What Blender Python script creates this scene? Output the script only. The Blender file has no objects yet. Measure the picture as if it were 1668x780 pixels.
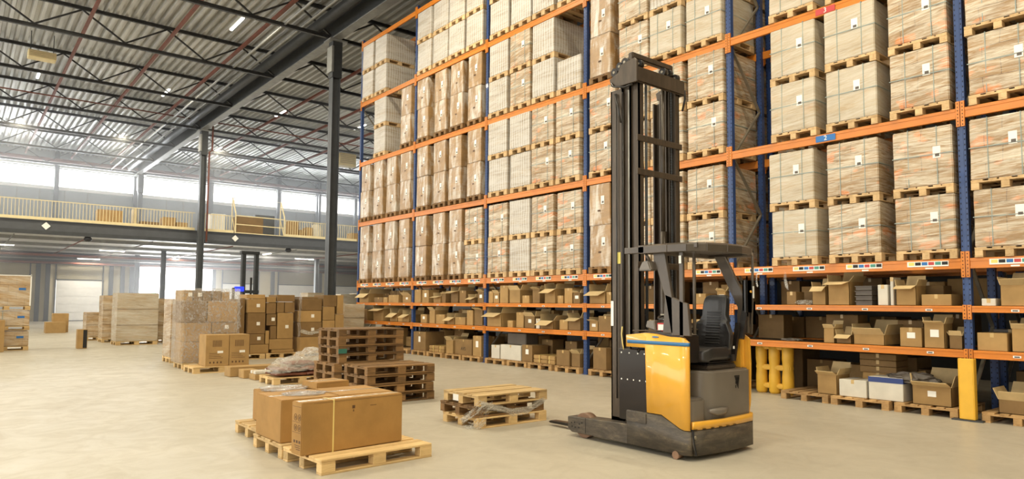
EXPO = -0.5
LAMP = 260
HAZE = 0.013
DAY = 1.4
import bpy, bmesh, math, random, re
HY = True
from mathutils import Vector, Matrix, noise
random.seed(7)
PI = math.pi
SC = bpy.context.scene
COL = SC.collection

# ------------------------------------------------------------------ mesh helpers
class MB:
    """collects shapes and links them as ONE mesh object"""
    def __init__(s, o=(0, 0, 0)):
        s.v = []; s.f = []; s.m = []; s.sm = []; s.o = Vector(o)
    def add(s, vs, fs, m=0, smooth=False):
        b = len(s.v)
        s.v += [Vector(v) - s.o for v in vs]
        s.f += [[b + i for i in f] for f in fs]
        s.m += [m] * len(fs); s.sm += [smooth] * len(fs)
        return s
    def box(s, x0, x1, y0, y1, z0, z1, m=0):
        v = [(x, y, z) for z in (z0, z1) for y in (y0, y1) for x in (x0, x1)]
        return s.add(v, [(0, 2, 3, 1), (4, 5, 7, 6), (0, 1, 5, 4), (2, 6, 7, 3), (0, 4, 6, 2), (1, 3, 7, 5)], m)
    def quad(s, a, b, c, d, m=0):
        return s.add([a, b, c, d], [(0, 1, 2, 3)], m)
    def prism(s, poly, ax, a, b, m=0, smooth=False):
        """poly in the two other axes (cyclic order kept), extruded along ax from a to b"""
        def P(p, t):
            return {0: (t, p[0], p[1]), 1: (p[0], t, p[1]), 2: (p[0], p[1], t)}[ax]
        n = len(poly)
        v = [P(p, a) for p in poly] + [P(p, b) for p in poly]
        f = [list(range(n)), list(range(2 * n - 1, n - 1, -1))]
        s.add(v, f, m)
        b0 = len(s.v) - 2 * n
        for i in range(n):
            j = (i + 1) % n
            s.f.append([b0 + i, b0 + j, b0 + n + j, b0 + n + i]); s.m.append(m); s.sm.append(smooth)
        return s
    def bar(s, p, q, w, h=None, m=0, up=(0, 0, 1)):
        p = Vector(p); q = Vector(q); h = h or w
        d = (q - p).normalized(); u = Vector(up)
        if abs(d.dot(u)) > .99: u = Vector((1, 0, 0))
        r = d.cross(u).normalized(); u = r.cross(d)
        v = [e + r * a * w / 2 + u * c * h / 2 for e in (p, q) for a, c in ((-1, -1), (1, -1), (1, 1), (-1, 1))]
        return s.add(v, [(0, 1, 2, 3), (7, 6, 5, 4), (0, 4, 5, 1), (1, 5, 6, 2), (2, 6, 7, 3), (3, 7, 4, 0)], m)
    def tube(s, pts, r, n=10, m=0, cap=True):
        pts = [Vector(p) for p in pts]; b = len(s.v); K = len(pts)
        for i, p in enumerate(pts):
            d = (pts[min(i + 1, K - 1)] - pts[max(i - 1, 0)]).normalized()
            u = Vector((0, 0, 1)) if abs(d.z) < .95 else Vector((1, 0, 0))
            a = d.cross(u).normalized(); c = a.cross(d)
            rr = r[i] if isinstance(r, (list, tuple)) else r
            s.v += [p + (a * math.cos(2 * PI * k / n) + c * math.sin(2 * PI * k / n)) * rr - s.o for k in range(n)]
        for i in range(K - 1):
            for k in range(n):
                l = (k + 1) % n
                s.f.append([b + i * n + k, b + i * n + l, b + (i + 1) * n + l, b + (i + 1) * n + k]); s.m.append(m); s.sm.append(True)
        if cap:
            s.f.append([b + k for k in range(n - 1, -1, -1)]); s.f.append([b + (K - 1) * n + k for k in range(n)])
            s.m += [m, m]; s.sm += [False, False]
        return s
    def build(s, name, mats, parent=None, loc=None, bevel=0, seg=1, rz=0, label=None):
        me = bpy.data.meshes.new(name)
        me.from_pydata([tuple(v) for v in s.v], [], s.f)
        for mt in (mats if isinstance(mats, (list, tuple)) else [mats]): me.materials.append(mt)
        me.polygons.foreach_set('material_index', s.m)
        me.polygons.foreach_set('use_smooth', s.sm)
        bm = bmesh.new(); bm.from_mesh(me)
        bmesh.ops.recalc_face_normals(bm, faces=bm.faces)
        if bevel:
            eds = [e for e in bm.edges if len(e.link_faces) == 2 and e.calc_face_angle(0) > .6]
            bmesh.ops.bevel(bm, geom=eds, offset=bevel, segments=seg, affect='EDGES', clamp_overlap=True)
            if seg > 1:
                for f in bm.faces: f.smooth = True
        bm.to_mesh(me); bm.free()
        if bevel and seg > 1:
            try: me.set_sharp_from_angle(angle=.9)
            except Exception: pass
        o = bpy.data.objects.new(name, me); COL.objects.link(o)
        if parent: o.parent = parent
        if loc is not None: o.location = loc
        if rz: o.rotation_euler = (0, 0, rz)
        if label: o['label'] = label
        return o

LABELS = {}
def tag(o, label, cat, group=None, kind=None):
    n = len(re.findall(r"[A-Za-z0-9][A-Za-z0-9'\u2019-]*", label)) if HY else len(re.findall(r"[A-Za-z0-9]+", label))
    if not 4 <= n <= 16: print('LABEL WORDS', n, label)
    if label in LABELS and not (group and LABELS[label] == 'shared'): print('DUP LABEL', label)
    LABELS[label] = o.name
    o['label'] = label; o['category'] = cat
    if group: o['group'] = group
    elif 'group' in o: del o['group']
    if kind: o['kind'] = kind
    return o
def root(name, loc=(0, 0, 0), rz=0):
    o = bpy.data.objects.new(name, None); COL.objects.link(o)
    o.empty_display_size = .2; o.location = loc; o.rotation_euler = (0, 0, rz)
    return o
def struct(o):
    o['kind'] = 'structure'; return o
CH = {}
def kids(o): return [c for c in bpy.data.objects if c.parent == o]
def dup(src, loc, rz=0, scale=None):
    if src.name not in CH:
        CH[src.name] = [(c, kids(c)) for c in kids(src)]
    r = src.copy(); COL.objects.link(r); r.location = loc; r.rotation_euler = (0, 0, rz)
    if scale: r.scale = scale
    for c, gs in CH[src.name]:
        d = c.copy(); COL.objects.link(d); d.parent = r
        for g in gs:
            e = g.copy(); COL.objects.link(e); e.parent = d
    return r
ORD = ['zeroth', 'first', 'second', 'third', 'fourth', 'fifth', 'sixth', 'seventh', 'eighth', 'ninth', 'tenth', 'eleventh', 'twelfth', 'thirteenth', 'fourteenth', 'fifteenth', 'sixteenth', 'seventeenth', 'eighteenth', 'nineteenth', 'twentieth']

# ------------------------------------------------------------------ materials
def rgb(r, g, b):
    f = lambda c: (c / 255 / 12.92) if c / 255 <= .04045 else ((c / 255 + .055) / 1.055) ** 2.4
    return (f(r), f(g), f(b), 1)
class NT:
    def __init__(s, name):
        s.mat = bpy.data.materials.new(name); s.mat.use_nodes = True
        s.t = s.mat.node_tree; s.p = s.t.nodes['Principled BSDF']; s.out = s.t.nodes['Material Output']
    def n(s, typ, **kw):
        x = s.t.nodes.new(typ)
        for k, v in kw.items():
            if k.startswith('i_'): x.inputs[k[2:].replace('_', ' ')].default_value = v
            else: setattr(x, k, v)
        return x
    def l(s, a, b): s.t.links.new(a, b)
    def mix(s, fac, a, b, mode='MIX'):
        x = s.n('ShaderNodeMix', data_type='RGBA', blend_type=mode)
        for i, v in ((0, fac), (6, a), (7, b)):
            if hasattr(v, 'is_linked'): s.l(v, x.inputs[i])
            else: x.inputs[i].default_value = v
        return x.outputs[2]
    def math(s, op, a, b=0.0, c=None):
        x = s.n('ShaderNodeMath', operation=op)
        for i, v in enumerate((a, b) if c is None else (a, b, c)):
            if hasattr(v, 'is_linked'): s.l(v, x.inputs[i])
            else: x.inputs[i].default_value = v
        return x.outputs[0]
    def ramp(s, fac, stops):
        x = s.n('ShaderNodeValToRGB'); cr = x.color_ramp
        while len(cr.elements) < len(stops): cr.elements.new(.5)
        for e, (p, c) in zip(cr.elements, stops):
            e.position = p; e.color = c if len(c) == 4 else (*c, 1)
        s.l(fac, x.inputs[0]); return x.outputs[0]
    def obj(s, scale=(1, 1, 1), rnd=True):
        tc = s.n('ShaderNodeTexCoord'); mp = s.n('ShaderNodeMapping'); mp.inputs['Scale'].default_value = scale
        s.l(tc.outputs['Object'], mp.inputs[0])
        if rnd:
            oi = s.n('ShaderNodeObjectInfo'); mm = s.math('MULTIPLY', oi.outputs['Random'], 37.0)
            cx = s.n('ShaderNodeCombineXYZ'); s.l(mm, cx.inputs[0]); s.l(mm, cx.inputs[1]); s.l(mm, cx.inputs[2])
            s.l(cx.outputs[0], mp.inputs['Location'])
        return mp.outputs[0]
    def noise(s, vec, scale=5, detail=4, rough=.55, dist=0):
        x = s.n('ShaderNodeTexNoise'); x.inputs['Scale'].default_value = scale; x.inputs['Detail'].default_value = detail
        x.inputs['Roughness'].default_value = rough; x.inputs['Distortion'].default_value = dist
        s.l(vec, x.inputs['Vector']); return x.outputs['Fac']
    def bump(s, h, strength=.3, dist=.01):
        x = s.n('ShaderNodeBump'); x.inputs['Strength'].default_value = strength; x.inputs['Distance'].default_value = dist
        s.l(h, x.inputs['Height']); s.l(x.outputs[0], s.p.inputs['Normal']); return x.outputs[0]
    def set(s, **kw):
        for k, v in kw.items():
            i = s.p.inputs[k.replace('_', ' ')]
            if hasattr(v, 'is_linked'): s.l(v, i)
            else: i.default_value = v
        return s
def simple(name, col, rough=.6, metal=0.0, var=.12, scale=4, bump=0, stretch=(1, 1, 1), coat=0, orand=.0, spec=.5):
    t = NT(name); v = t.obj(stretch)
    n = t.noise(v, scale)
    d = tuple(c * (1 - var * 2) for c in col[:3]) + (1,); b = tuple(min(1, c * (1 + var)) for c in col[:3]) + (1,)
    c = t.ramp(n, [(.3, d), (.7, b)])
    if orand:
        oi = t.n('ShaderNodeObjectInfo')
        k = t.math('MULTIPLY_ADD', oi.outputs['Random'], orand, 1 - orand / 2)
        cc = t.n('ShaderNodeCombineColor'); [t.l(k, cc.inputs[i]) for i in range(3)]
        c = t.mix(1.0, c, cc.outputs[0], 'MULTIPLY')
    t.set(Base_Color=c, Roughness=rough, Metallic=metal, Coat_Weight=coat)
    t.p.inputs['Specular IOR Level'].default_value = spec
    if bump: t.bump(n, bump)
    return t.mat

def mat_wood(name, lo, hi, orand=.35):
    t = NT(name); v = t.obj((1.2, 1.2, 14))
    v2 = t.obj((3, 22, 22)); n1 = t.noise(v2, 2.0, 5, .6, .6); n2 = t.noise(t.obj((2, 2, 2)), 1.7, 3)
    c = t.ramp(n1, [(.25, lo), (.75, hi)])
    nb = t.noise(t.obj((.4, 9, .4)), 1.0, 1, .5)
    c = t.mix(t.ramp(nb, [(.38, (0, 0, 0)), (.62, (.55, .55, .55))]), c, tuple(x * 1.25 for x in hi[:3]) + (1,))
    c = t.mix(t.math('MULTIPLY', n2, .5), c, tuple(x * .55 for x in lo[:3]) + (1,))
    oi = t.n('ShaderNodeObjectInfo'); k = t.math('MULTIPLY_ADD', oi.outputs['Random'], orand, 1 - orand / 2)
    cc = t.n('ShaderNodeCombineColor'); [t.l(k, cc.inputs[i]) for i in range(3)]
    c = t.mix(1.0, c, cc.outputs[0], 'MULTIPLY')
    t.set(Base_Color=c, Roughness=.75); t.bump(n1, .25, .004); return t.mat
def mat_card(name, col, orand=.22, seams=True):
    t = NT(name); v = t.obj((1, 1, 1)); n = t.noise(v, 3.0, 5, .6); f = t.noise(t.obj((40, 40, 3)), 3.0, 2)
    c = t.ramp(n, [(.3, tuple(x * .82 for x in col[:3]) + (1,)), (.7, tuple(x * 1.1 for x in col[:3]) + (1,))])
    c = t.mix(t.math('MULTIPLY', f, .15), c, tuple(x * .7 for x in col[:3]) + (1,))
    oi = t.n('ShaderNodeObjectInfo'); k = t.math('MULTIPLY_ADD', oi.outputs['Random'], orand, 1 - orand / 2)
    cc = t.n('ShaderNodeCombineColor'); [t.l(k, cc.inputs[i]) for i in range(3)]
    c = t.mix(1.0, c, cc.outputs[0], 'MULTIPLY')
    t.set(Base_Color=c, Roughness=.7); t.p.inputs['Specular IOR Level'].default_value = .3
    t.bump(n, .15, .01); return t.mat
def mat_wrap(name, card, film, amount, ribs=False, orange=0.0, lines=True, tilt=.18, gloss=.7, FN=1.7, BS=(.9, 5.5), BA=1.4):
    """cartons seen through layers of stretch film: milky film in slanting bands with painted highlight streaks, glossy and creased"""
    t = NT(name)
    tc = t.n('ShaderNodeTexCoord'); sp = t.n('ShaderNodeSeparateXYZ'); t.l(tc.outputs['Object'], sp.inputs[0])
    u = t.math('ADD', sp.outputs[0], sp.outputs[1]); oi = t.n('ShaderNodeObjectInfo')
    r = oi.outputs['Random']
    z = t.math('ADD', sp.outputs[2], t.math('MULTIPLY', u, t.math('MULTIPLY_ADD', r, tilt, -.02)))
    cv = t.n('ShaderNodeCombineXYZ'); t.l(t.math('ADD', u, t.math('MULTIPLY', r, 50.)), cv.inputs[0]); t.l(z, cv.inputs[1]); t.l(t.math('MULTIPLY', r, 20.), cv.inputs[2])
    def st(sx, sy):
        m = t.n('ShaderNodeMapping'); m.inputs['Scale'].default_value = (sx, sy, 1); t.l(cv.outputs[0], m.inputs[0]); return m.outputs[0]
    bands = t.noise(st(*BS), 1.0, 4, .6, .5)
    fine = t.noise(st(3.0, 34.), 1.0, 5, .7, .8)  # fine pale streaks: film highlights painted into the colour
    crk = t.noise(st(5.0, 12.), 1.0, 6, .75, 1.6)
    blot = t.noise(st(3.2, 5.), 1.0, 2, .5)
    base = t.ramp(t.noise(st(2, 9), 1.0, 3), [(.3, tuple(x * .8 for x in card[:3]) + (1,)), (.7, tuple(x * 1.12 for x in card[:3]) + (1,))])
    if orange:
        base = t.mix(t.ramp(blot, [(.60, (0, 0, 0)), (.66, (orange,) * 3)]), base, rgb(212, 122, 44))
    if lines:
        cc = t.n('ShaderNodeCombineXYZ'); t.l(u, cc.inputs[0]); t.l(sp.outputs[2], cc.inputs[1])
        br = t.n('ShaderNodeTexBrick'); t.l(cc.outputs[0], br.inputs[0]); br.inputs['Scale'].default_value = 1
        br.inputs['Mortar Size'].default_value = .004; br.inputs['Brick Width'].default_value = .42; br.inputs['Row Height'].default_value = .215
        br.inputs['Color1'].default_value = (1, 1, 1, 1); br.inputs['Color2'].default_value = (.86, .86, .86, 1); br.inputs['Mortar'].default_value = (.35, .3, .25, 1)
        base = t.mix(1.0, base, br.outputs[0], 'MULTIPLY')
    a = t.math('MULTIPLY_ADD', bands, BA, amount - .75 - (BA - 1.4) / 2)
    a = t.math('ADD', a, t.math('MULTIPLY_ADD', fine, FN, -FN / 2))
    if ribs:
        wv = t.n('ShaderNodeTexWave', bands_direction='X'); wv.inputs['Scale'].default_value = 3.6; wv.inputs['Distortion'].default_value = .5
        t.l(cv.outputs[0], wv.inputs[0]); a = t.math('ADD', a, t.math('MULTIPLY_ADD', wv.outputs['Fac'], .55, -.3))
    x = t.n('ShaderNodeClamp'); t.l(a, x.inputs[0]); x.inputs[2].default_value = .9
    c = t.mix(x.outputs[0], base, film)
    t.set(Base_Color=c, Roughness=.5, Coat_Weight=gloss, Coat_Roughness=.14, Coat_IOR=1.75)
    h = t.math('ADD', t.math('MULTIPLY', crk, .7), t.math('MULTIPLY', fine, .6))
    bm = t.n('ShaderNodeBump'); bm.inputs['Strength'].default_value = .85; bm.inputs['Distance'].default_value = .03; t.l(h, bm.inputs['Height'])
    t.l(bm.outputs[0], t.p.inputs['Coat Normal'])
    b2 = t.n('ShaderNodeBump'); b2.inputs['Strength'].default_value = .3; b2.inputs['Distance'].default_value = .012; t.l(h, b2.inputs['Height']); t.l(b2.outputs[0], t.p.inputs['Normal'])
    return t.mat
def mat_film(name, trans=.6, white=(.8, .78, .74, 1), scale=(6, 6, 6), gl=.22):
    t = NT(name); v = t.obj(scale); n = t.noise(v, 1.4, 6, .7, 2.0)
    tr = t.n('ShaderNodeBsdfTransparent'); mx = t.n('ShaderNodeMixShader')
    t.set(Base_Color=white, Roughness=gl, Coat_Weight=.6, Coat_Roughness=.08); t.bump(n, .9, .04)
    f = t.ramp(n, [(.3, (trans,) * 3), (.72, (max(0, trans - .55),) * 3)])
    t.l(f, mx.inputs[0]); t.l(t.p.outputs[0], mx.inputs[1]); t.l(tr.outputs[0], mx.inputs[2]); t.l(mx.outputs[0], t.out.inputs[0])
    return t.mat
def emis(name, col, s):
    t = NT(name); t.set(Base_Color=col, Emission_Color=col, Emission_Strength=s, Roughness=.4); return t.mat

def mat_floor():
    t = NT('concrete_floor'); tc = t.n('ShaderNodeTexCoord')
    v = tc.outputs['Object']
    n1 = t.noise(v, .35, 6, .6, .6); n2 = t.noise(v, 2.2, 6, .65, 1.0); n3 = t.noise(v, 40, 3, .5)
    c = t.ramp(n1, [(.3, (.41, .37, .29)), (.7, (.50, .455, .365))])
    c = t.mix(t.ramp(n2, [(.45, (0, 0, 0)), (.75, (.55, .55, .55))]), c, (.35, .305, .235, 1))
    c = t.mix(t.ramp(n3, [(.62, (0, 0, 0)), (.75, (.25,) * 3)]), c, (.30, .27, .22, 1))
    sx = t.n('ShaderNodeSeparateXYZ'); t.l(v, sx.inputs[0])
    for ax, per in ((0, 6.0), (1, 9.0)):                       # saw-cut joints
        q = t.math('PINGPONG', t.math('ADD', sx.outputs[ax], 1.3), per)
        k = t.math('LESS_THAN', q, .006)
        c = t.mix(t.math('MULTIPLY', k, .5), c, (.2, .18, .15, 1))
    t.set(Base_Color=c, Roughness=t.ramp(n2, [(.3, (.34,) * 3), (.7, (.55,) * 3)])); t.p.inputs['Specular IOR Level'].default_value = .45
    t.bump(n2, .05, .02); return t.mat

M = {}
M['floor'] = mat_floor()
M['card'] = mat_card('cardboard', rgb(168, 135, 86))
M['card_dark'] = mat_card('cardboard_aged', rgb(132, 104, 66))
M['card_light'] = mat_card('cardboard_inner', rgb(208, 182, 134))
M['card_big'] = mat_card('cardboard_plain', rgb(170, 130, 74), .06)
M['wood'] = mat_wood('pine_new', rgb(180, 144, 90), rgb(222, 192, 138))
M['wood_mid'] = mat_wood('pine_used', rgb(146, 110, 66), rgb(196, 158, 106), .3)
M['wood_rack'] = mat_wood('pine_pale', rgb(184, 146, 98), rgb(220, 190, 144), .2)
M['wood_old'] = mat_wood('pine_weathered', rgb(84, 61, 34), rgb(154, 116, 70), .45)
M['orange'] = simple('orange_paint', rgb(206, 122, 32), .42, var=.06, orand=.12, coat=.2)
M['blue'] = simple('blue_paint', rgb(40, 66, 116), .42, var=.1, coat=.2)
M['hole'] = simple('punched_hole', rgb(14, 14, 18), .9, var=0)
M['galv'] = simple('galvanised_steel', rgb(150, 142, 126), .45, .6, var=.1, scale=8)
M['steel_dark'] = simple('dark_steel_paint', rgb(62, 64, 66), .5, .15, var=.1)
M['steel_col'] = simple('column_steel_paint', rgb(84, 87, 90), .45, .1, var=.08)
M['steel_truss'] = simple('truss_steel_paint', rgb(58, 58, 58), .42, .25, var=.15)
M['steel_light'] = simple('light_steel_paint', rgb(150, 150, 146), .4, .4, var=.1)
M['rust'] = simple('red_oxide_pipe', rgb(118, 66, 50), .5, var=.12)
M['deck'] = simple('steel_roof_deck', rgb(205, 205, 202), .38, .4, var=.14, scale=1.2, stretch=(1, .25, 1))
M['white'] = simple('white_paint', rgb(222, 220, 214), .55, var=.03)
M['paper'] = simple('paper_label', rgb(236, 234, 226), .6, var=.02)
M['black'] = simple('black_print', rgb(24, 22, 22), .6, var=.05)
M['print'] = simple('brown_print', rgb(88, 60, 36), .7, var=.05)
M['cream'] = simple('cream_paint', rgb(226, 208, 160), .5, var=.04)
M['wall_pan'] = simple('sheet_wall_panel', rgb(196, 184, 152), .6, var=.04, scale=1.0)
M['wall_up'] = simple('upper_wall_panel', rgb(150, 155, 155), .55, var=.05, scale=1.0)
M['soffit'] = simple('soffit_sheet', rgb(206, 206, 204), .5, var=.03)
M['mezz'] = simple('mezzanine_beam_paint', rgb(78, 80, 84), .5, .1, var=.06)
M['tape'] = simple('packing_tape', rgb(196, 166, 112), .25, var=.03)
M['tape_clear'] = simple('clear_packing_tape', rgb(214, 196, 164), .15, var=.03, coat=.6)
M['strap'] = simple('green_strap', rgb(138, 152, 146), .4, var=.05)
M['strap_y'] = simple('yellow_strap', rgb(226, 204, 128), .35, var=.03)
M['yel'] = simple('truck_yellow', rgb(230, 170, 58), .34, var=.035, coat=.5)
M['yel_guard'] = simple('guard_yellow', rgb(228, 178, 58), .45, var=.05)
M['truck'] = simple('truck_dark_grey', rgb(80, 71, 62), .42, .1, var=.1, coat=.15)
M['mast'] = simple('mast_steel', rgb(82, 71, 59), .38, .3, var=.16, stretch=(6, 6, 1))
M['scuff'] = None
M['plastic'] = simple('grey_plastic', rgb(112, 104, 94), .38, var=.05, coat=.2)
M['vinyl'] = simple('black_vinyl', rgb(40, 38, 38), .38, var=.08, scale=30, bump=.08, coat=.2)
M['rubber'] = simple('wheel_polyurethane', rgb(128, 98, 76), .55, var=.1)
M['blk'] = simple('black_metal', rgb(36, 31, 27), .35, .2, var=.1, coat=.2)
M['label_blue'] = simple('label_blue', rgb(40, 108, 176), .5, var=.02)
M['label_red'] = simple('label_red', rgb(186, 62, 62), .5, var=.02)
M['label_teal'] = simple('label_teal', rgb(70, 142, 128), .5, var=.02)
M['label_yel'] = simple('label_yellow', rgb(222, 206, 110), .5, var=.02)
M['stripe_blue'] = simple('truck_blue_stripe', rgb(52, 112, 160), .4, var=.03)
M['tub'] = simple('white_box_board', rgb(206, 200, 186), .55, var=.05)
M['greybox'] = simple('grey_bin_plastic', rgb(88, 80, 72), .5, var=.06)
M['sack'] = simple('red_brown_sack', rgb(128, 78, 56), .55, var=.15, bump=.3)
M['green_block'] = simple('green_block_paint', rgb(52, 110, 96), .6, var=.1)
M['navy'] = simple('navy_print', rgb(44, 62, 120), .5, var=.03)
M['screen'] = emis('blue_screen', (.03, .06, .9, 1), 1.2)
M['tubelight'] = emis('fluorescent_tube', (1, .97, .9, 1), 14)
M['sheetglass'] = None
M['tan_rot'] = simple('beige_louvre', rgb(196, 178, 140), .5, var=.05)
M['grating'] = simple('wire_shelf', rgb(120, 112, 100), .4, .5, var=.08)
t = NT('worn_truck_paint')
v = t.obj((1, 1, 1), False); n = t.noise(t.obj((2, 2, 7), False), 2.2, 8, .78, .4); n2 = t.noise(t.obj((1, 1, 9), False), 3, 5, .7)
c = t.ramp(n, [(.42, rgb(70, 63, 55)), (.60, rgb(98, 88, 74)), (.70, rgb(150, 132, 94))])
c = t.mix(t.ramp(n2, [(.45, (0, 0, 0)), (.7, (.6,) * 3)]), c, rgb(58, 54, 50)); t.set(Base_Color=c, Roughness=.5, Metallic=.1); t.bump(n, .2, .01)
M['scuff'] = t.mat
t = NT('window_glass'); gl = t.n('ShaderNodeBsdfTransparent'); gg = t.n('ShaderNodeBsdfGlossy'); gg.inputs['Roughness'].default_value = .05; mx = t.n('ShaderNodeMixShader'); mx.inputs[0].default_value = .05
t.l(gl.outputs[0], mx.inputs[1]); t.l(gg.outputs[0], mx.inputs[2]); t.l(mx.outputs[0], t.out.inputs[0]); M['glass'] = t.mat
CARD = rgb(178, 132, 84)
M['wrapC'] = mat_wrap('film_wrapped_cartons', rgb(156, 122, 76), rgb(230, 222, 202), .34, orange=.8, FN=2.4)
M['wrapC2'] = mat_wrap('film_wrapped_cartons_hazy', rgb(168, 142, 102), rgb(202, 194, 176), .64, orange=.15, lines=False)
M['wrapW'] = mat_wrap('milky_wrapped_cartons', rgb(166, 148, 122), rgb(204, 200, 192), .66, ribs=True, tilt=.10)
M['wrapB'] = mat_wrap('glossy_wrapped_tall_carton', rgb(162, 126, 78), rgb(228, 224, 214), .20, lines=False, tilt=.5, gloss=.95, FN=.9, BS=(6.0, 1.3), BA=3.4)  # white blotches: film haze plus window glare painted into the colour
M['wrapF'] = mat_wrap('film_wrapped_floor_load', rgb(172, 138, 88), rgb(222, 214, 196), .26, tilt=.25)
M['film'] = mat_film('stretch_film', 1.0)
M['film_milky'] = mat_film('stretch_film_milky', .98, (.88, .84, .74, 1), (3, 10, 10))
M['film_silver'] = mat_film('stretch_film_thick', .5, (.72, .72, .72, 1), (9, 9, 3))
# ------------------------------------------------------------------ camera and light
cam = bpy.data.cameras.new('camera'); co = bpy.data.objects.new('camera', cam); COL.objects.link(co); SC.camera = co
f_px, yaw, pitch, roll, cy_px, cam_h = 1115.3048, .6821, .0634, .0069, 424.10, 1.5394
fw = Vector((math.sin(yaw) * math.cos(pitch), math.cos(yaw) * math.cos(pitch), math.sin(pitch)))
rt = Vector((math.cos(yaw), -math.sin(yaw), 0)); up = rt.cross(fw)
rt, up = rt * math.cos(roll) + up * math.sin(roll), -rt * math.sin(roll) + up * math.cos(roll)
mw = Matrix((rt, up, -fw)).transposed().to_4x4(); mw.translation = Vector((0, 0, cam_h)); co.matrix_world = mw
cam.sensor_fit = 'HORIZONTAL'; cam.sensor_width = 36; cam.lens = f_px * 36 / 1668
cam.shift_y = (cy_px - 390) / 1668; cam.clip_end = 300; cam.clip_start = .05

w = bpy.data.worlds.new('daylight'); SC.world = w; w.use_nodes = True
bg = w.node_tree.nodes['Background']; bg.inputs[0].default_value = (1.0, .975, .905, 1); bg.inputs[1].default_value = 4.5
SC.view_settings.view_transform = 'Standard'; SC.view_settings.look = 'None'
SC.view_settings.exposure = EXPO; SC.view_settings.gamma = 1; SC.view_settings.use_curve_mapping = False
SC.cycles.max_bounces = 6; SC.cycles.diffuse_bounces = 4; SC.cycles.glossy_bounces = 3; SC.cycles.transparent_max_bounces = 10
SC.cycles.use_denoising = True; SC.cycles.sample_clamp_indirect = 6

# ------------------------------------------------------------------ the setting
XL, XR, YN, YF = -18.0, 36.0, -14.0, 62.0
struct(MB().box(XL, XR, YN, YF + .3, -.3, 0).build('floor', M['floor']))
# corrugated roof deck, ribs run along Y
mb = MB(); per = .32; x = XL; prof = []
while x < XR:
    prof += [(x, 12.82), (x + .11, 12.82), (x + .15, 12.98), (x + .27, 12.98)]; x += per
prof.append((x, 12.82))
vs = [(p[0], yy, p[1]) for yy in (YN, YF + .3) for p in prof]; n = len(prof)
mb.add(vs, [(i, i + 1, n + i + 1, n + i) for i in range(n - 1)])
mb.box(XL, XR, YN, YF + .3, 13.0, 13.3)
struct(mb.build('ceiling', M['deck']))

struct(MB().box(17.0, 17.2, YN, 30, 0, 13).build('wall_right', M['steel_dark']))  # dark wall added inside the hall to keep the rack gaps dark
struct(MB().box(XL, 17, YN - .2, YN, 0, 13).build('wall_front', M['wall_pan']))
struct(MB().box(XR, XR + .2, 30, YF, 0, 13).build('wall_right.001', M['wall_pan']))
TY = [12.3, 18.3, 24.3, 30.3, 36.3, 42.3, 48.3, 54.3, 60.3]
GX = 10.85
def steel_truss(x0, x1):
    t = root('roof_truss', (0, 0, 0)); L = x1 - x0
    MB().box(0, L, -.06, .06, 11.6, 11.62).box(0, L, -.01, .01, 11.62, 11.72).box(0, L, -.06, .06, 11.72, 11.735).build('bottom_chord', M['steel_truss'], t)
    MB().box(0, L, -.05, .05, 12.67, 12.69).box(0, L, -.01, .01, 12.69, 12.79).box(0, L, -.05, .05, 12.79, 12.81).build('top_chord', M['steel_truss'], t)
    n = max(1, round(L / 3)); s = L / n
    A = MB().bar((0, 0, 11.74), (s / 2, 0, 12.68), .06, .06).build('web_diagonal', M['steel_truss'], t)
    B = MB().bar((s / 2, 0, 12.68), (s, 0, 11.74), .06, .06).build('web_diagonal', M['steel_truss'], t)
    for i in range(1, n):
        for q in (A, B):
            c = q.copy(); COL.objects.link(c); c.parent = t; c.location = (i * s, 0, 0)
    return t
tw = None; te = None
for i, y in enumerate(TY):
    for side in (0, 1):
        if side == 0:
            if tw is None: tw = steel_truss(-16, GX - .12); o = tw
            else: o = dup(tw, (0, 0, 0))
            o.location = (-16, y, 0)
            lab = f"dark steel roof truss over the open hall, {ORD[len(TY) - i]} from the window wall"
        else:
            if te is None: te = steel_truss(GX + .12, XR - .5); o = te
            else: o = dup(te, (0, 0, 0))
            o.location = (GX + .12, y, 0)
            lab = f"dark steel roof truss on the rack side, {ORD[len(TY) - i]} from the window wall"
        tag(o, lab, 'roof truss', 'steel roof trusses')
# main girder along the column line
g = root('roof_girder', (GX, 12, 0))
MB((GX, 12, 0)).box(GX - .17, GX + .17, 6, 61.6, 11.56, 11.6).build('bottom_flange', M['steel_light'], g)
MB((GX, 12, 0)).box(GX - .02, GX + .02, 6, 61.6, 11.6, 12.3).build('web_plate', M['steel_dark'], g)
MB((GX, 12, 0)).box(GX - .17, GX + .17, 6, 61.6, 12.3, 12.34).build('top_flange', M['steel_dark'], g)
tag(g, 'long light-edged steel girder resting on the tall columns below the roof', 'girder')
d = MB().tube([(GX - .62, 6, 12.0), (GX - .62, 61, 12.0)], .2, 12).build('ventilation_duct', M['steel_dark']); tag(d, 'round dark duct running beside the main roof girder', 'duct')
for k, (xx, zz, mt, lab) in enumerate([(GX - 1.15, 11.9, 'steel_light', 'bright thin conduit running beside the dark round duct'), (GX - 1.9, 11.72, 'steel_light', 'bright pipe under the trusses, farther from the girder than the conduit')]):
    tag(MB().tube([(xx, 6, zz), (xx, 61, zz)], .05, 8).build('conduit', M[mt]), lab, 'pipe')
for k, xx in enumerate((-2.4, .6, 3.55, 6.4, 9.0, 14.2, 17.2, 20.2)):
    side = 'open-hall' if xx < 10 else 'rack'
    order = ORD[[9.0, 6.4, 3.55, .6, -2.4].index(xx) + 1] if xx < 10 else ORD[k - 4]
    tag(MB().box(xx - .05, xx + .05, 8, 61, 12.3, 12.42).build('roof_pipe', M['rust']), f"red-brown pipe under roof deck, {order} from the girder on the {side} side", 'pipe', 'red-brown roof pipes')
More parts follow.
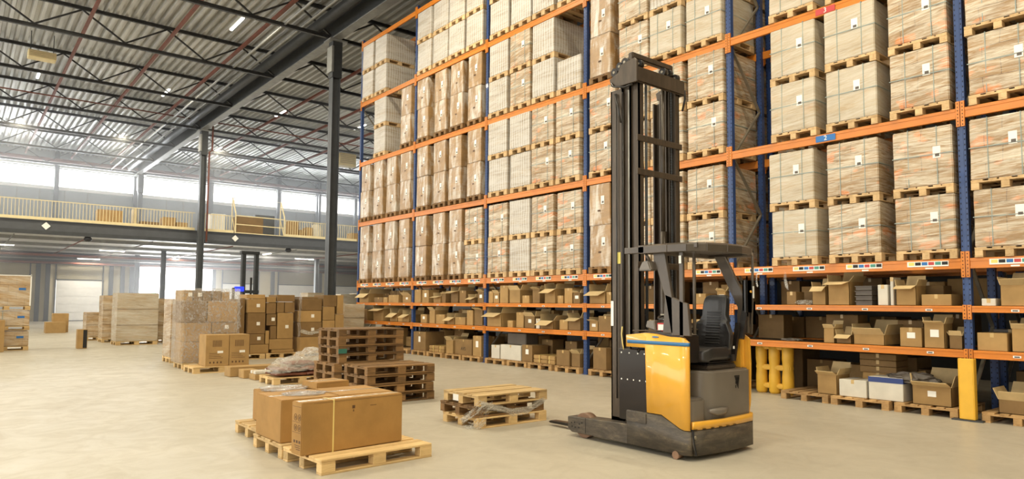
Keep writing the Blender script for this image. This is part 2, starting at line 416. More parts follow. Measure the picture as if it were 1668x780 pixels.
tag(MB().tube([(-8, 41.8, 12.05), (GX - .2, 41.8, 12.05)], .035, 8).tube([(GX + .2, 41.8, 12.05), (24, 41.8, 12.05)], .035, 8).build('sprinkler_pipe', M['rust']), 'thin orange-red sprinkler pipe crossing under the roof near the mezzanine edge', 'pipe')
tag(MB().tube([(-8, 60.4, 11.95), (32, 60.4, 11.95)], .14, 10).build('wall_main_pipe', M['rust']), 'thick pale-red pipe above the high windows', 'pipe')
tag(MB().box(-8, 32, 60.8, 61.0, 11.75, 11.95).build('hanging_cable_tray', M['steel_light']), 'light cable tray below the thick pipe above the high windows', 'cable tray')

# ceiling lights
lt = root('ceiling_light', (0, 0, 0))
MB().box(-.06, .06, -.75, .75, 0, .06).build('housing', M['white'], lt)
MB().box(-.045, .045, -.72, .72, -.035, 0).build('tube', M['tubelight'], lt)
spots = [(7.75, 26.0), (2.5, 37.2), (7.72, 37.0), (13.5, 37.0), (18.2, 36.8), (2.5, 26.0), (-3, 37), (-3, 26), (2.5, 15), (7.75, 15), (-3, 15), (2.5, 4), (7.75, 4), (2.5, 48.5), (7.7, 48.5), (13.5, 48.5), (2.5, -4), (7.75, -4), (-3, -4), (-3, 4)]  # spots listed as unseen are added to brighten the near hall
lk = ['bright tube light in the roof bay before the first column, over the aisle', 'tube light in the roof behind the hanging heater unit', 'tube light on the truss just before the middle column', 'tube light beyond the girder, behind the tall front column', 'tube light in the roof just beside the rack end',
      'unseen', 'unseen', 'unseen', 'unseen', 'unseen', 'unseen', 'unseen', 'unseen', 'tube light near the window wall, over the open floor', 'tube light near the window wall, beside the girder', 'tube light near the window wall, beyond the girder', 'unseen', 'unseen', 'unseen', 'unseen']
for i, (xx, yy) in enumerate(spots):
    o = lt if i == 0 else dup(lt, (0, 0, 0))
    o.location = (xx, yy, 11.95 if i != 1 else 11.8)
    la = bpy.data.lights.new('lamp', 'AREA'); la.shape = 'RECTANGLE'; la.size = .3; la.size_y = 1.5; la.energy = LAMP; la.color = (1, .90, .68)
    lo = bpy.data.objects.new('lamp', la); COL.objects.link(lo); lo.parent = o; lo.location = (0, 0, -.06)
    lab = lk[i] if lk[i] != 'unseen' else f"tube light in the roof of the near hall, number {ORD[i - 4]} counted from the first column"
    tag(o, lab, 'ceiling light', 'tube lights under the roof')
hu = root('unit_heater', (2.3, 34.6, 11.65))
MB((2.3, 34.6, 11.65)).box(1.9, 2.9, 34.3, 34.8, 11.68, 12.0).build('casing', M['cream'], hu, bevel=.03)
for k in range(4): MB((2.3, 34.6, 11.65)).box(1.95, 2.85, 34.26, 34.29, 11.72 + k * .07, 11.75 + k * .07).build('louvre', M['tan_rot'], hu)
for q in (2.0, 2.8): MB((2.3, 34.6, 11.65)).box(q - .015, q + .015, 34.53, 34.56, 12.0, 12.85).build('hanger', M['steel_dark'], hu)
tag(hu, 'beige box heater with louvres hanging under the roof', 'heater')
hu = root('air_handler', (22.5, 48, 12.0))
MB((22.5, 48, 12.0)).box(21.9, 23.3, 47.6, 48.4, 11.85, 12.78).build('casing', M['cream'], hu, bevel=.03)
for k in range(6): MB((22.5, 48, 12.0)).box(22.0, 23.2, 47.54, 47.6, 12.05 + k * .14, 12.11 + k * .14).build('louvre', M['tan_rot'], hu)
tag(hu, 'cream louvred air unit hanging behind the tall front column', 'air unit')

if HAZE:
    hz = bpy.data.materials.new('hall_haze'); hz.use_nodes = True; nt = hz.node_tree; nt.nodes.clear()
    vs_ = nt.nodes.new('ShaderNodeVolumeScatter'); vs_.inputs['Density'].default_value = HAZE; vs_.inputs['Anisotropy'].default_value = .55; vs_.inputs['Color'].default_value = (1, 1, 1, 1)  # scattering volume added to give the glare around the far windows
    ot = nt.nodes.new('ShaderNodeOutputMaterial'); nt.links.new(vs_.outputs[0], ot.inputs['Volume'])
    o = MB().box(-17.9, 35.9, 40.5, 61.95, .01, 12.8).build('haze', hz); tag(o, 'thin bright dusty haze in the far half of the hall toward the windows', 'haze', kind='stuff')
# ------------------------------------------------------------------ columns
def i_column(x, y, z1, lab, w=.3, bracket=False, z0=0):
    c = root('steel_column', (x, y, z0)); o = (x, y, z0)
    MB(o).box(x - w / 2, x - w / 2 + .03, y - w / 2, y + w / 2, z0, z1).box(x + w / 2 - .03, x + w / 2, y - w / 2, y + w / 2, z0, z1).box(x - w / 2, x + w / 2, y - .012, y + .012, z0, z1).build('shaft', M['steel_col'], c)
    MB(o).box(x - w * .75, x + w * .75, y - w * .75, y + w * .75, z0, z0 + .03).build('base_plate', M['steel_dark'], c)
    if bracket:
        MB(o).box(x - .35, x + .35, y - .3, y + .3, 11.5, 11.56).build('cap_plate', M['steel_light'], c)
        MB(o).box(x - .24, x - .16, y - .22, y + .22, 10.3, 11.3).build('splice_plate', M['steel_light'], c)
        MB(o).box(x - .19, x + .19, y - .19, y + .19, 10.1, 11.5).build('head', M['steel_dark'], c)
    tag(c, lab, 'column'); return c
i_column(10.93, 24.3, 11.5, 'tall grey steel column nearest the rack end, rising to the roof girder', .32, True)
i_column(10.93, 42.2, 11.5, 'tall grey steel column standing against the mezzanine edge', .32, True)
i_column(11.02, 60.3, 11.5, 'far steel column by the high windows, carrying the girder end', .32, True)
tag(MB((11.2, 42.05, 5)).tube([(11.2, 41.98, 5.0), (11.2, 41.98, 10.3), (11.35, 41.98, 10.4), (11.35, 41.98, 11.9)], .05, 8).build('riser_pipe', M['rust'], loc=(11.2, 42.05, 5)), 'red riser pipe running up the side of the middle column', 'pipe')
for x_ , lab in ((10.9, 'grey post under the mezzanine in front of the bright dock opening'), (21.8, 'dark post under the mezzanine beside the tall front column'), (4.9, 'grey post under the mezzanine toward the open hall')):
    if x_ != 4.9: i_column(x_, 51, 5.0, lab, .28)

# ------------------------------------------------------------------ window wall (Y = 62)
def wall_piece(nm, x0, x1, z0, z1, mt='wall_up'): 
    return struct(MB().box(x0, x1, YF, YF + .2, z0, z1).build(nm, M[mt]))
wall_piece('wall_back', XL, XR, 11.62, 13.0)
mb = MB().box(XL, XR, YF, YF + .2, 5.1, 10.15)
struct(mb.build('wall_back.001', M['wall_up']))
# lower wall with openings: dock opening 11.3..17.3
mb = MB().box(XL, 3.0, YF, YF + .2, 0, 5.1).box(3.0, 5.9, YF, YF + .2, 0, 5.1).box(8.92, 11.35, YF, YF + .2, 0, 5.1).box(17.3, XR, YF, YF + .2, 0, 5.1)
mb.box(5.9, 8.92, YF, YF + .2, 3.12, 5.1).box(11.35, 17.3, YF, YF + .2, 4.35, 5.1)
struct(mb.build('wall_back.002', M['wall_pan']))
# high ribbon window in panes
wi = 1
for x0, x1 in [(-12, -6.2), (-6, -.4), (-.2, 5.45), (5.75, 10.8), (11.25, 16.6), (16.9, 22.5), (22.8, 26.2), (26.5, 30.1), (30.4, 35.9)]:
    r = root(f'window_{wi}', ((x0 + x1) / 2, YF + .1, 10.15)); o = ((x0 + x1) / 2, YF + .1, 10.15)
    f = MB(o); f.box(x0, x1, YF + .02, YF + .16, 10.15, 10.22).box(x0, x1, YF + .02, YF + .16, 11.56, 11.62)
    k = max(1, round((x1 - x0) / 1.9))
    for q in range(k + 1):
        c = x0 + (x1 - x0) * q / k; f.box(c - .03, c + .03, YF + .02, YF + .16, 10.2, 11.6)
    f.build('window_frame', M['white'], r)
    MB(o).box(x0, x1, YF + .08, YF + .09, 10.2, 11.6).build('window_pane', M['glass'], r)
    struct(r); wi += 1
for k, xx in enumerate([-6.1, -.3, 5.6, 10.95, 16.75, 22.65, 26.35, 30.25]):
    struct(MB().box(xx - .15, xx + .15, YF - .35, YF, 5.68, 12.8).build(f'trim_{k + 1}', M['steel_col']))
k = 9
for xx in [16.25, 22.1, 26.0, 29.6]:
    struct(MB().box(xx - .1, xx + .1, YF - 1.6, YF - 1.4, 5.68, 12.8).build(f'trim_{k}', M['steel_col'])); k += 1
struct(MB().box(XL, XR, YF - .12, YF, 9.95, 10.12).build('trim_13', M['white']))
struct(MB().box(XL, XR, YF - .2, YF, 11.66, 11.8).build('trim_14', M['white']))
for xx in (3.2, 4.6, 6.2, 7.7, 13.3, 14.6, 19.3, 24.4): 
    struct(MB().box(xx - .04, xx + .04, YF - .06, YF, 5.68, 9.95).build(f'trim_{k + 2}', M['steel_light'])); k += 1
for nm, x_, z_, sx, sz, e in (('window_daylight', 11.5, 10.88, 47, 1.35, 4200), ('dock_daylight', 14.3, 2.2, 5.7, 4.2, 2200)):
    la = bpy.data.lights.new(nm, 'AREA'); la.shape = 'RECTANGLE'; la.size = sx; la.size_y = sz; la.energy = e * DAY; la.color = (.93, .97, 1)
    lo = bpy.data.objects.new(nm, la); COL.objects.link(lo); lo.location = (x_, YF + .35, z_); lo.rotation_euler = (-PI / 2, 0, 0)
# dock doors
dn = 1
for x0, x1, op in [(-4.9, -1.9, 0), (1.2, 4.2, 0), (5.92, 8.9, 1), (18.0, 21.0, 0), (22.9, 26.3, 0), (27.5, 30.8, 0)]:
    r = root(f'door_{dn}', ((x0 + x1) / 2, YF - .1, 0)); o = ((x0 + x1) / 2, YF - .1, 0)
    p = MB(o)
    p.box(x0, x1, YF - .05, YF - .01, .05, 3.11)
    for q in range(5): p.box(x0, x1, YF - .06, YF - .05, .06 + q * .61, .05 + q * .61 + .6)
    p.build('door_panel', M['white'], r)
    MB(o).box(x0, x1, YF - .05, YF - .02, 3.2, 4.28).build('door_hood', M['wall_pan'], r)
    MB(o).box(x0, x1, YF - .1, YF, 3.11, 3.17).build('door_rail', M['steel_dark'], r)
    MB(o).box(x0 - .1, x0 - .03, YF - .15, YF, 0, 4.3).build('door_track', M['steel_dark'], r)
    MB(o).box(x1 + .03, x1 + .1, YF - .15, YF, 0, 4.3).build('door_track', M['steel_dark'], r)
    MB(o).box(x0, x1, YF - .07, YF - .01, 0, .05).build('door_seal', M['black'], r)
    struct(r); dn += 1
for xx in (4.75, 5.35, 9.5, 10.3, 10.95, 17.2, 22.3, 22.9 + 3.9):
    struct(MB().box(xx - .14, xx + .14, YF - .3, YF, 0, 4.6).build(f'trim_{k + 2}', M['steel_dark'])); k += 1
struct(MB().box(-8, XR, YF - .5, YF, 4.3, 5.1).build(f'trim_{k + 2}', M['steel_dark']))
# glazed dock opening
r = root('window_20', (14.3, YF + .1, 0)); o = (14.3, YF + .1, 0)
fr = MB(o)
for xx in (11.4, 17.25): fr.box(xx - .05, xx + .05, YF + .02, YF + .16, 0, 4.35)
fr.build('window_frame', M['white'], r); MB(o).box(11.4, 17.25, YF + .08, YF + .09, 0, 4.35).build('window_pane', M['glass'], r); struct(r)
# something parked outside the opening: a pale awning roof
v = root('loading_canopy', (12.6, 70, 0)); o = (12.6, 70, 0)
MB(o).prism([(11.2, 1.7), (14.4, 1.7), (14.4, 2.4), (13.4, 2.2), (12.3, 2.45)], 1, 69.5, 70.5).build('canopy_roof', M['label_teal'], v)
for xx in (11.4, 14.2): MB(o).box(xx - .05, xx + .05, 69.6, 69.7, 0, 1.7).build('post', M['white'], v)
tag(v, 'pale green canopy outside, seen through the bright dock opening', 'canopy')
struct(MB().box(-10, 40, YF + .3, 95, -.35, -.02).build('ground_outside', M['white']))

# ------------------------------------------------------------------ mezzanine
struct(MB().box(-12, 30, 42.75, 61.9, 5.18, 5.66).build('mezzanine_slab', M['soffit']))
bm_ = root('mezzanine_beam', (9, 42.6, 5)); o = (9, 42.6, 5)
MB(o).box(-12, 30, 42.62, 42.66, 5.0, 5.66).build('web_plate', M['mezz'], bm_)
MB(o).box(-12, 30, 42.5, 42.74, 4.96, 5.0).box(-12, 30, 42.58, 42.62, 5.0, 5.16).build('bottom_flange', M['steel_dark'], bm_)
MB(o).box(-12, 30, 42.5, 42.74, 5.66, 5.69).build('top_flange', M['mezz'], bm_)
tag(bm_, 'long dark grey edge beam of the mezzanine', 'beam')
def quad_sign(x, z, lab):
    o = MB((x, 42.56, z)).prism([(x - .2, z), (x, z - .2), (x + .2, z), (x, z + .2)], 1, 42.55, 42.57).build('diamond_sign', M['paper'], loc=(x, 42.56, z))
    tag(o, lab, 'sign', 'white diamond plates on the mezzanine beam')
quad_sign(3.5, 5.4, 'white diamond plate on the mezzanine beam, over the loading door side')
quad_sign(13.0, 5.38, 'white diamond plate on the mezzanine beam, under the gate')
for xx, lab in ((5.4, 'small black dome camera under the mezzanine beam, over the loading door side'), (16.35, 'small black dome camera under the mezzanine beam, past the gate')):
    c = root('mounted_camera', (xx, 42.75, 4.9)); MB((xx, 42.75, 4.9)).tube([(xx, 42.75, 4.96), (xx, 42.75, 4.86), (xx, 42.75, 4.78), (xx, 42.75, 4.72)], [.14, .2, .18, .08], 12).build('dome', M['black'], c); tag(c, lab, 'camera')
# soffit ribs, joists, pipes and lights under the mezzanine
for k, yy in enumerate((47, 52, 57)):
    tag(MB().box(-12, 30, yy - .1, yy + .1, 5.0, 5.18).build('floor_joist', M['steel_light']), f"grey joist under the mezzanine floor, {ORD[k + 1]} from its edge", 'joist')
for k, xx in enumerate((-1.0, 2.2, 5.4, 8.6, 13.0, 17.0, 21.5)):
    tag(MB().tube([(xx, 43, 4.92), (xx, 61, 4.92)], .035, 6).build('hanging_pipe', M['rust'] if k % 2 == 0 else M['steel_light']), f"thin sprinkler pipe under the mezzanine, {ORD[k + 1]} counted toward the racks", 'pipe')
tag(MB().tube([(-8, 55, 4.6), (30, 55, 4.6)], .08, 8).build('hanging_pipe', M['rust']), 'red-brown main pipe hanging under the mezzanine', 'pipe')
tag(MB().tube([(-8, 60.6, 4.35), (30, 60.6, 4.35)], .08, 8).build('hanging_pipe', M['rust']), 'red-brown pipe along the wall above the loading doors', 'pipe')
tag(MB().box(-8, 30, 58.4, 58.6, 4.5, 4.56).build('hanging_cable_tray', M['steel_light']), 'light cable tray hanging in front of the loading door wall', 'cable tray')
CH[lt.name] = [c for c in CH[lt.name] if c[0].type == 'MESH']
for (xx, yy, rz, lab) in [(7.9, 51.5, PI / 2, 'tube light under the mezzanine, before the loading door'), (7.7, 60, PI / 2, 'tube light right above the white loading door'), (1.9, 50.6, PI / 2, 'tube light under the mezzanine at the open-hall end'),
                          (14.2, 50, PI / 2, 'tube light under the mezzanine behind the far reach truck mast'), (20.6, 50.5, PI / 2, 'long tube light under the mezzanine beside the black mast post'), (22.8, 57, PI / 2, 'tube light under the mezzanine low beside the front column'),
                          (12.6, 55, 0, 'tube light under the mezzanine in front of the bright opening'), (16.5, 47, 0, 'tube light under the mezzanine above the wrapped cartons')]:
    o = dup(lt, (xx, yy, 4.86 if yy < 57 else 4.7), rz)
    la = bpy.data.lights.new('lamp', 'AREA'); la.shape = 'RECTANGLE'; la.size = .3; la.size_y = 1.5; la.energy = LAMP * .8; la.color = (1, .92, .78)
    lo = bpy.data.objects.new('lamp', la); COL.objects.link(lo); lo.parent = o; lo.location = (0, 0, -.06)
    tag(o, lab, 'ceiling light', 'tube lights under the mezzanine')
# railing
def railing(x0, x1, lab):
    n = int((x1 - x0) / .155); r = root('safety_railing', (x0, 42.62, 5.69)); o = (x0, 42.62, 5.69)
    MB(o).box(x0, x1, 42.585, 42.625, 5.69, 5.85).build('kick_board', M['cream'], r)
    MB(o).box(x0, x1, 42.59, 42.63, 6.7, 6.74).build('top_rail', M['cream'], r)
    b = MB((0, 0, 0)).box(-.012, .012, -.012, .012, 0, .88).build('baluster', M['cream'], r, loc=(.05, 0, .15))
    for i in range(1, n):
        c = b.copy(); COL.objects.link(c); c.parent = r; c.location = (.05 + i * .155, 0, .15)
    tag(r, lab, 'railing', 'cream railing along the mezzanine edge')
railing(-5.5, 1.4, 'cream railing on the mezzanine, section reaching past the loading doors')
railing(1.5, 10.7, 'cream railing on the mezzanine, section over the white loading door')
railing(11.2, 12.9, 'short cream railing on the mezzanine between column and gate')
railing(16.05, 21.0, 'cream railing on the mezzanine, section between the gate and the rack')
railing(21.1, 24.5, 'cream railing on the mezzanine, section hidden partly by the rack end')
gt = root('pallet_gate', (13, 42.6, 5.69)); o = (13, 42.6, 5.69)
for xx in (13.0, 16.0):
    MB(o).bar((xx, 42.6, 5.69), (xx, 42.6, 6.9), .06).bar((xx, 42.6, 6.9), (xx, 43.3, 7.95), .06).bar((xx, 43.4, 5.69), (xx, 43.3, 7.95), .05).bar((xx, 42.65, 5.75), (xx, 43.4, 6.9), .04).build('side_frame', M['cream'], gt)
for zz in (5.74, 6.25, 6.78): MB(o).bar((13.0, 42.6, zz), (16.0, 42.6, zz - .03), .05).build('gate_bar', M['cream'], gt)
MB(o).bar((13.0, 43.3, 7.93), (16.0, 43.3, 7.93), .03).build('lift_bar', M['white'], gt)
tag(gt, 'cream swing-up pallet gate standing in the gap of the mezzanine railing', 'gate')
# goods stored on the mezzanine
def mezz_box(x0, x1, h, lab, mt='card', y=44.0, dpt=.8, cat='box', name='stored_carton', g=None):
    o = MB(((x0 + x1) / 2, y, 5.66)).box(x0, x1, y, y + dpt, 5.66, 5.66 + h).build(name, M[mt], loc=((x0 + x1) / 2, y, 5.66), bevel=.015)
    return tag(o, lab, cat, g)
mezz_box(5.97, 7.2, 1.0, 'orange-brown carton behind the mezzanine railing, above the loading door')
mezz_box(7.75, 7.93, 1.2, 'narrow tan panel standing behind the mezzanine railing', 'tan_rot', cat='panel', name='tan_board')
mezz_box(9.3, 10.0, .85, 'tan carton behind the railing, just before the middle column')
mezz_box(10.05, 10.65, .6, 'low tan carton behind the railing, touching the middle column side')
mezz_box(8.1, 9.1, .5, 'pile of flattened cartons behind the mezzanine railing', 'card_dark')
mezz_box(12.0, 12.8, 1.3, 'pale grey cabinet behind the short railing beside the gate', 'white', cat='cabinet', name='grey_cabinet')
mezz_box(13.5, 15.15, 1.25, 'big brown crate standing behind the pallet gate', 'card_dark')
mezz_box(15.3, 16.6, 1.7, 'dark grey panel standing behind the gate', 'steel_col', y=46, cat='panel', name='grey_board')
mezz_box(16.9, 17.5, 1.25, 'tall tan carton behind the railing just past the gate')
mezz_box(17.55, 18.0, .7, 'small tan carton behind the railing beside the tall one')
mezz_box(18.05, 18.45, .9, 'tan carton behind the railing beside the white sack')
o = MB((18.85, 44.3, 5.66)).tube([(18.85, 44.3, 5.66), (18.85, 44.3, 5.9), (18.85, 44.3, 6.4), (18.85, 44.3, 6.75), (18.85, 44.3, 6.86)], [.3, .38, .4, .3, .1], 14).build('sack', M['tub'], loc=(18.85, 44.3, 5.66)); tag(o, 'off-white bulging sack behind the mezzanine railing', 'sack')
mezz_box(21.3, 21.8, .75, 'yellow-tan carton on the mezzanine next to the rack end')
mezz_box(-1.2, .2, .9, 'carton behind the mezzanine railing at the open-hall end')
mezz_box(2.4, 3.4, .7, 'grey bench on the mezzanine over the loading doors', 'wall_up', y=50, cat='bench', name='grey_bench')
mezz_box(6.3, 8.6, 1.2, 'grey machine cabinet far back on the mezzanine', 'wall_up', y=55, cat='cabinet', name='machine_cabinet')
# ------------------------------------------------------------------ pallet racking
RX0 = 10.84
U = [21.886, 18.186, 14.486, 10.786, 7.086, 3.386, -.314]
LV = {'M1': (.95, .11), 'M2': (1.555, .09), 'L1': (2.215, .145), 'L2': (4.33, .145), 'L3': (6.44, .145), 'L4': (8.565, .145), 'L5': (10.715, .145)}
RO = Vector((RX0, 12, 0))
def post_mesh(x, top):
    m = MB((x, 0, 0)).box(x, x + .09, -.05, .05, 0, top, 0)
    m.box(x - .004, x + .001, -.018, .018, 0, top, 0)
    z = .12
    while z < top - .05:
        for yy in (-.036, .036): m.box(x - .0015, x + .001, yy - .006, yy + .006, z, z + .022, 1)
        z += .075
    return m
def make_rack(dx, full, lab):
    r = root('pallet_rack', RO + Vector((dx, 0, 0)))
    pm = None; bm1 = {}; br = {}
    for k, u in enumerate(U):
        top = 10.86
        if pm is None:
            m = post_mesh(0, top); m2 = post_mesh(1.01, top)
            m.v += [v + Vector((1.01, 0, 0)) for v in m2.v]; b = len(m2.v)
            m.f += [[i + b for i in f] for f in m2.f]; m.m += m2.m; m.sm += m2.sm
            pm = m.build('upright_frame', [M['blue'], M['hole']], r); pf = pm
        else:
            pf = pm.copy(); COL.objects.link(pf); pf.parent = r
        pf.location = (.02, u - 12, 0)
        zs = [(0, .3), (1, 1.25), (0, 2.25), (1, 3.27), (0, 4.25), (1, 5.25), (0, 6.3), (1, 7.33), (0, 8.35), (1, 9.35), (0, 10.3)]
        for i in range(len(zs) - 1):
            key = i
            if key not in br:
                a, b_ = zs[i], zs[i + 1]
                br[key] = MB().bar((.09 if a[0] == 0 else 1.01, 0, a[1]), (.09 if b_[0] == 0 else 1.01, 0, b_[1]), .045, .03).build('diagonal_brace', M['galv'], pf); q = br[key]
            else:
                q = br[key].copy(); COL.objects.link(q); q.parent = pf
        for xx in (.045, 1.055):
            if ('f', xx) not in br:
                br[('f', xx)] = MB().box(xx - .08, xx + .08, -.075, .075, 0, .012).build('foot_plate', M['blue'], pf)
            else:
                q = br[('f', xx)].copy(); COL.objects.link(q); q.parent = pf
    for b in range(6):
        y1, y0 = U[b] - .055, U[b + 1] + .055; L = y1 - y0
        for lv, (zt, h) in LV.items():
            for side in (0, 1):
                sx = 0 if side == 0 else 1.13
                key = (lv, side)
                if key not in bm1:
                    m = MB()
                    m.box(sx, sx + .045, 0, L, zt - h, zt) if side == 0 else m.box(sx - .045, sx, 0, L, zt - h, zt)
                    if side == 0: m.box(sx - .006, sx + .001, 0, L, zt - h * .33, zt - .002).box(sx - .006, sx + .001, 0, L, zt - h, zt - h * .8)
                    bm1[key] = m.build('beam', M['orange'], r, bevel=.004); o = bm1[key]
                    if full:
                        ch = .36 if lv[0] == 'L' else .2
                        for yy in (-.05, L + .002):
                            c = MB().box(sx - .012, sx + .02, yy, yy + .048, zt - .085 - ch / 2, zt - .085 + ch / 2)
                            for j in range(int(ch / .05)):
                                c.box(sx - .0135, sx - .011, yy + .018, yy + .03, zt - .085 - ch / 2 + .02 + j * .05, zt - .085 - ch / 2 + .034 + j * .05, 1)
                            if side == 0 or full: 
                                q = c.build('end_connector', [M['orange'], M['hole']], o); bm1.setdefault(('c',) + key, []).append(q)
                        if lv == 'L1' and side == 0:
                            for j in range(4):
                                yc = L - (.5, 1.4, 2.28, 3.17)[j]
                                c = MB().box(-.0085, -.006, yc - .27, yc + .27, zt - .10, zt - .025, 0)
                                for jj, mt in enumerate((1, 5, 2, 3, 4, 5)):
                                    ya = yc + .25 - jj * .087
                                    c.box(-.0095, -.008, ya - .075, ya, zt - .08, zt - .035, mt)
                                c.box(-.0085, -.006, yc - .07, yc + .03, zt - .135, zt - .115, 0)
                                q = c.build('location_labels', [M['paper'], M['label_yel'], M['label_blue'], M['label_red'], M['label_teal'], M['black']], o)
                                bm1.setdefault(('c',) + key, []).append(q)
                        if lv[0] == 'M' and side == 0:
                            for j in range(4):
                                yc = L - (.5, 1.4, 2.28, 3.17)[j]
                                q = MB().box(-.0085, -.0055, yc - .045, yc + .045, zt - .075, zt - .045).box(-.0095, -.008, yc - .03, yc + .03, zt - .068, zt - .054, 1).build('number_tag', [M['paper'], M['black']], o)
                                bm1.setdefault(('c',) + key, []).append(q)
                else:
                    o = bm1[key].copy(); COL.objects.link(o); o.parent = r
                    for q in bm1.get(('c',) + key, []):
                        c = q.copy(); COL.objects.link(c); c.parent = o
                o.location = (0, y0 - 12, 0)
        for lv in ('M1', 'M2'):
            zt = LV[lv][0]
            if ('d', lv) not in bm1:
                m = MB()
                for q in range(36): m.box(.046, 1.08, .02 + q * .1, .03 + q * .1, zt - .012, zt - .002)
                for q in range(8): m.box(.05 + q * .14, .06 + q * .14, 0, L, zt - .02, zt - .012)
                m.box(.046, 1.08, .01, L - .01, zt - .024, zt - .02)
                bm1[('d', lv)] = m.build('wire_deck', M['grating'], r); o = bm1[('d', lv)]
            else:
                o = bm1[('d', lv)].copy(); COL.objects.link(o); o.parent = r
            o.location = (0, y0 - 12, 0)
    tag(r, lab, 'pallet rack', 'blue and orange pallet racking')
    return r
make_rack(0, True, 'blue and orange pallet rack facing the open floor, with labelled beams')
make_rack(1.36, False, 'second blue and orange pallet rack standing back to back behind the first')

def text_mesh(name, cu):
    q = bpy.data.objects.new(name, cu); COL.objects.link(q); bpy.context.view_layer.update()
    me = bpy.data.meshes.new_from_object(q); bpy.data.objects.remove(q)
    o = bpy.data.objects.new(name, me); COL.objects.link(o); return o
def level_sign(y, z, txt, mt, lab):
    s = root('level_sign', (RX0 - .01, y, z))
    MB().box(-.004, 0, -.16, .16, -.05, .05).build('sign_plate', M[mt], s)
    c = bpy.data.curves.new('number', 'FONT'); c.body = txt; c.size = .11; c.align_x = 'CENTER'; c.align_y = 'CENTER'; c.extrude = .0015; c.materials.append(M['paper'])
    o = text_mesh('number', c); o.parent = s; o.location = (-.0065, 0, 0); o.rotation_euler = (PI / 2, 0, -PI / 2)
    tag(s, lab, 'sign', 'level number signs')
level_sign(5.26, 6.44 - .075, '3', 'label_red', 'red level sign reading 3 on the orange rack beam')
level_sign(5.3, 4.33 - .075, '2', 'label_blue', 'blue level sign reading 2 on the orange rack beam')

# post guards and protective things at the rack foot
g = root('post_guard', (10.77, 3.386, 0)); o = (10.77, 3.386, 0)
MB(o).box(10.70, 10.74, 3.30, 3.47, .02, .84).box(10.70, 10.81, 3.29, 3.31, .02, .84).box(10.70, 10.81, 3.46, 3.48, .02, .84).build('guard_plate', M['yel_guard'], g, bevel=.008)
MB(o).box(10.68, 10.82, 3.2, 3.57, 0, .02).build('base_plate', M['steel_dark'], g)
tag(g, 'yellow steel post guard at the foot of the near blue upright', 'post guard')
g = root('end_barrier', (11.35, 6.55, 0)); o = (11.35, 6.55, 0)
for yy in (6.78, 6.53, 6.28):
    MB(o).tube([(11.3, yy, 0), (11.3, yy, .04), (11.3, yy, .3), (11.3, yy, .45), (11.3, yy, .6), (11.3, yy, .86), (11.3, yy, .9)], [.08, .1, .1, .085, .1, .1, .07], 14).build('pillar', M['yel_guard'], g)
for zz in (.14, .46, .82): MB(o).box(11.23, 11.37, 6.2, 6.86, zz - .05, zz + .04).build('cross_band', M['yel_guard'], g, bevel=.02, seg=2)
tag(g, 'yellow moulded plastic barrier with three pillars under the rack shelf', 'barrier')
g = root('striped_post', (11.75, 7.16, 0)); o = (11.75, 7.16, 0)
MB(o).box(11.72, 11.8, 6.93, 7.0, .02, 1.0).build('post', M['black'], g)
MB(o).box(11.6, 11.84, 6.83, 7.03, 0, .03).build('base_plate', M['black'], g)
for k in range(5): MB(o).box(11.714, 11.72, 6.94, 6.99, .12 + k * .17, .21 + k * .17).build('yellow_band', M['yel_guard'], g)
tag(g, 'slim black post with yellow bands behind the yellow barrier', 'post')

# ------------------------------------------------------------------ pallets
PH = .137
def pallet_parts(name, mats, detail=True, lx=1.2, ly=.8, hz=PH, green=False):
    """corner at origin; top boards run along x, lx long"""
    r = root(name)
    m = MB(); rnd = random.Random(len(name))
    ys = [0, .1625, .3275, .4925, .655]; ws = [.145, .1, .145, .1, .145]
    for y, w_ in zip(ys, ws):
        j = rnd.uniform(-.006, .006); m.box(j, lx + j, y * ly / .8, (y + w_) * ly / .8, hz - .02, hz)
    for x in (0, lx / 2 - .07, lx - .14): m.box(x, x + .14, 0.002, ly - .002, hz - .042, hz - .02)
    m.build('top_deck', mats[0], r, bevel=.003)
    for i, y in enumerate((0, ly / 2 - .05, ly - .1)):
        MB().box(0, lx, y, y + .1, 0, .02).build('bottom_board', mats[0], r, bevel=.003)
        for x in (0, lx / 2 - .07, lx - .14):
            MB().box(x, x + .14, y + .001, y + .099, .02, hz - .042).build('block', mats[1], r, bevel=.004)
    return r
def pallet_mesh(name, mat, lx=1.1, ly=.8, hz=PH):
    """rack pallet, one mesh: short side faces the aisle (-x); corner at origin, boards along x"""
    m = MB()
    for y, w_ in zip([0, .1625, .3275, .4925, .655], [.145, .1, .145, .1, .145]): m.box(0, lx, y, y + w_, hz - .02, hz)
    for x in (0, lx / 2 - .07, lx - .14):
        m.box(x, x + .14, 0.002, ly - .002, hz - .042, hz - .02)
        for y in (0, ly / 2 - .07, ly - .14): m.box(x, x + .14, y + .001, y + .139, .02, hz - .042)
    for y in (0, ly / 2 - .07, ly - .14): m.box(0, lx, y, y + .14, 0, .02)
    return m
RP = pallet_mesh('rack', None)
PALS = [RP.build('rack_pallet', M['wood_rack'], bevel=.003), ]
RPD = pallet_parts('rack_pallet', (M['wood_rack'], M['wood_rack']), lx=1.1)
RPO = RP.build('rack_pallet', M['wood_old'], bevel=.003)

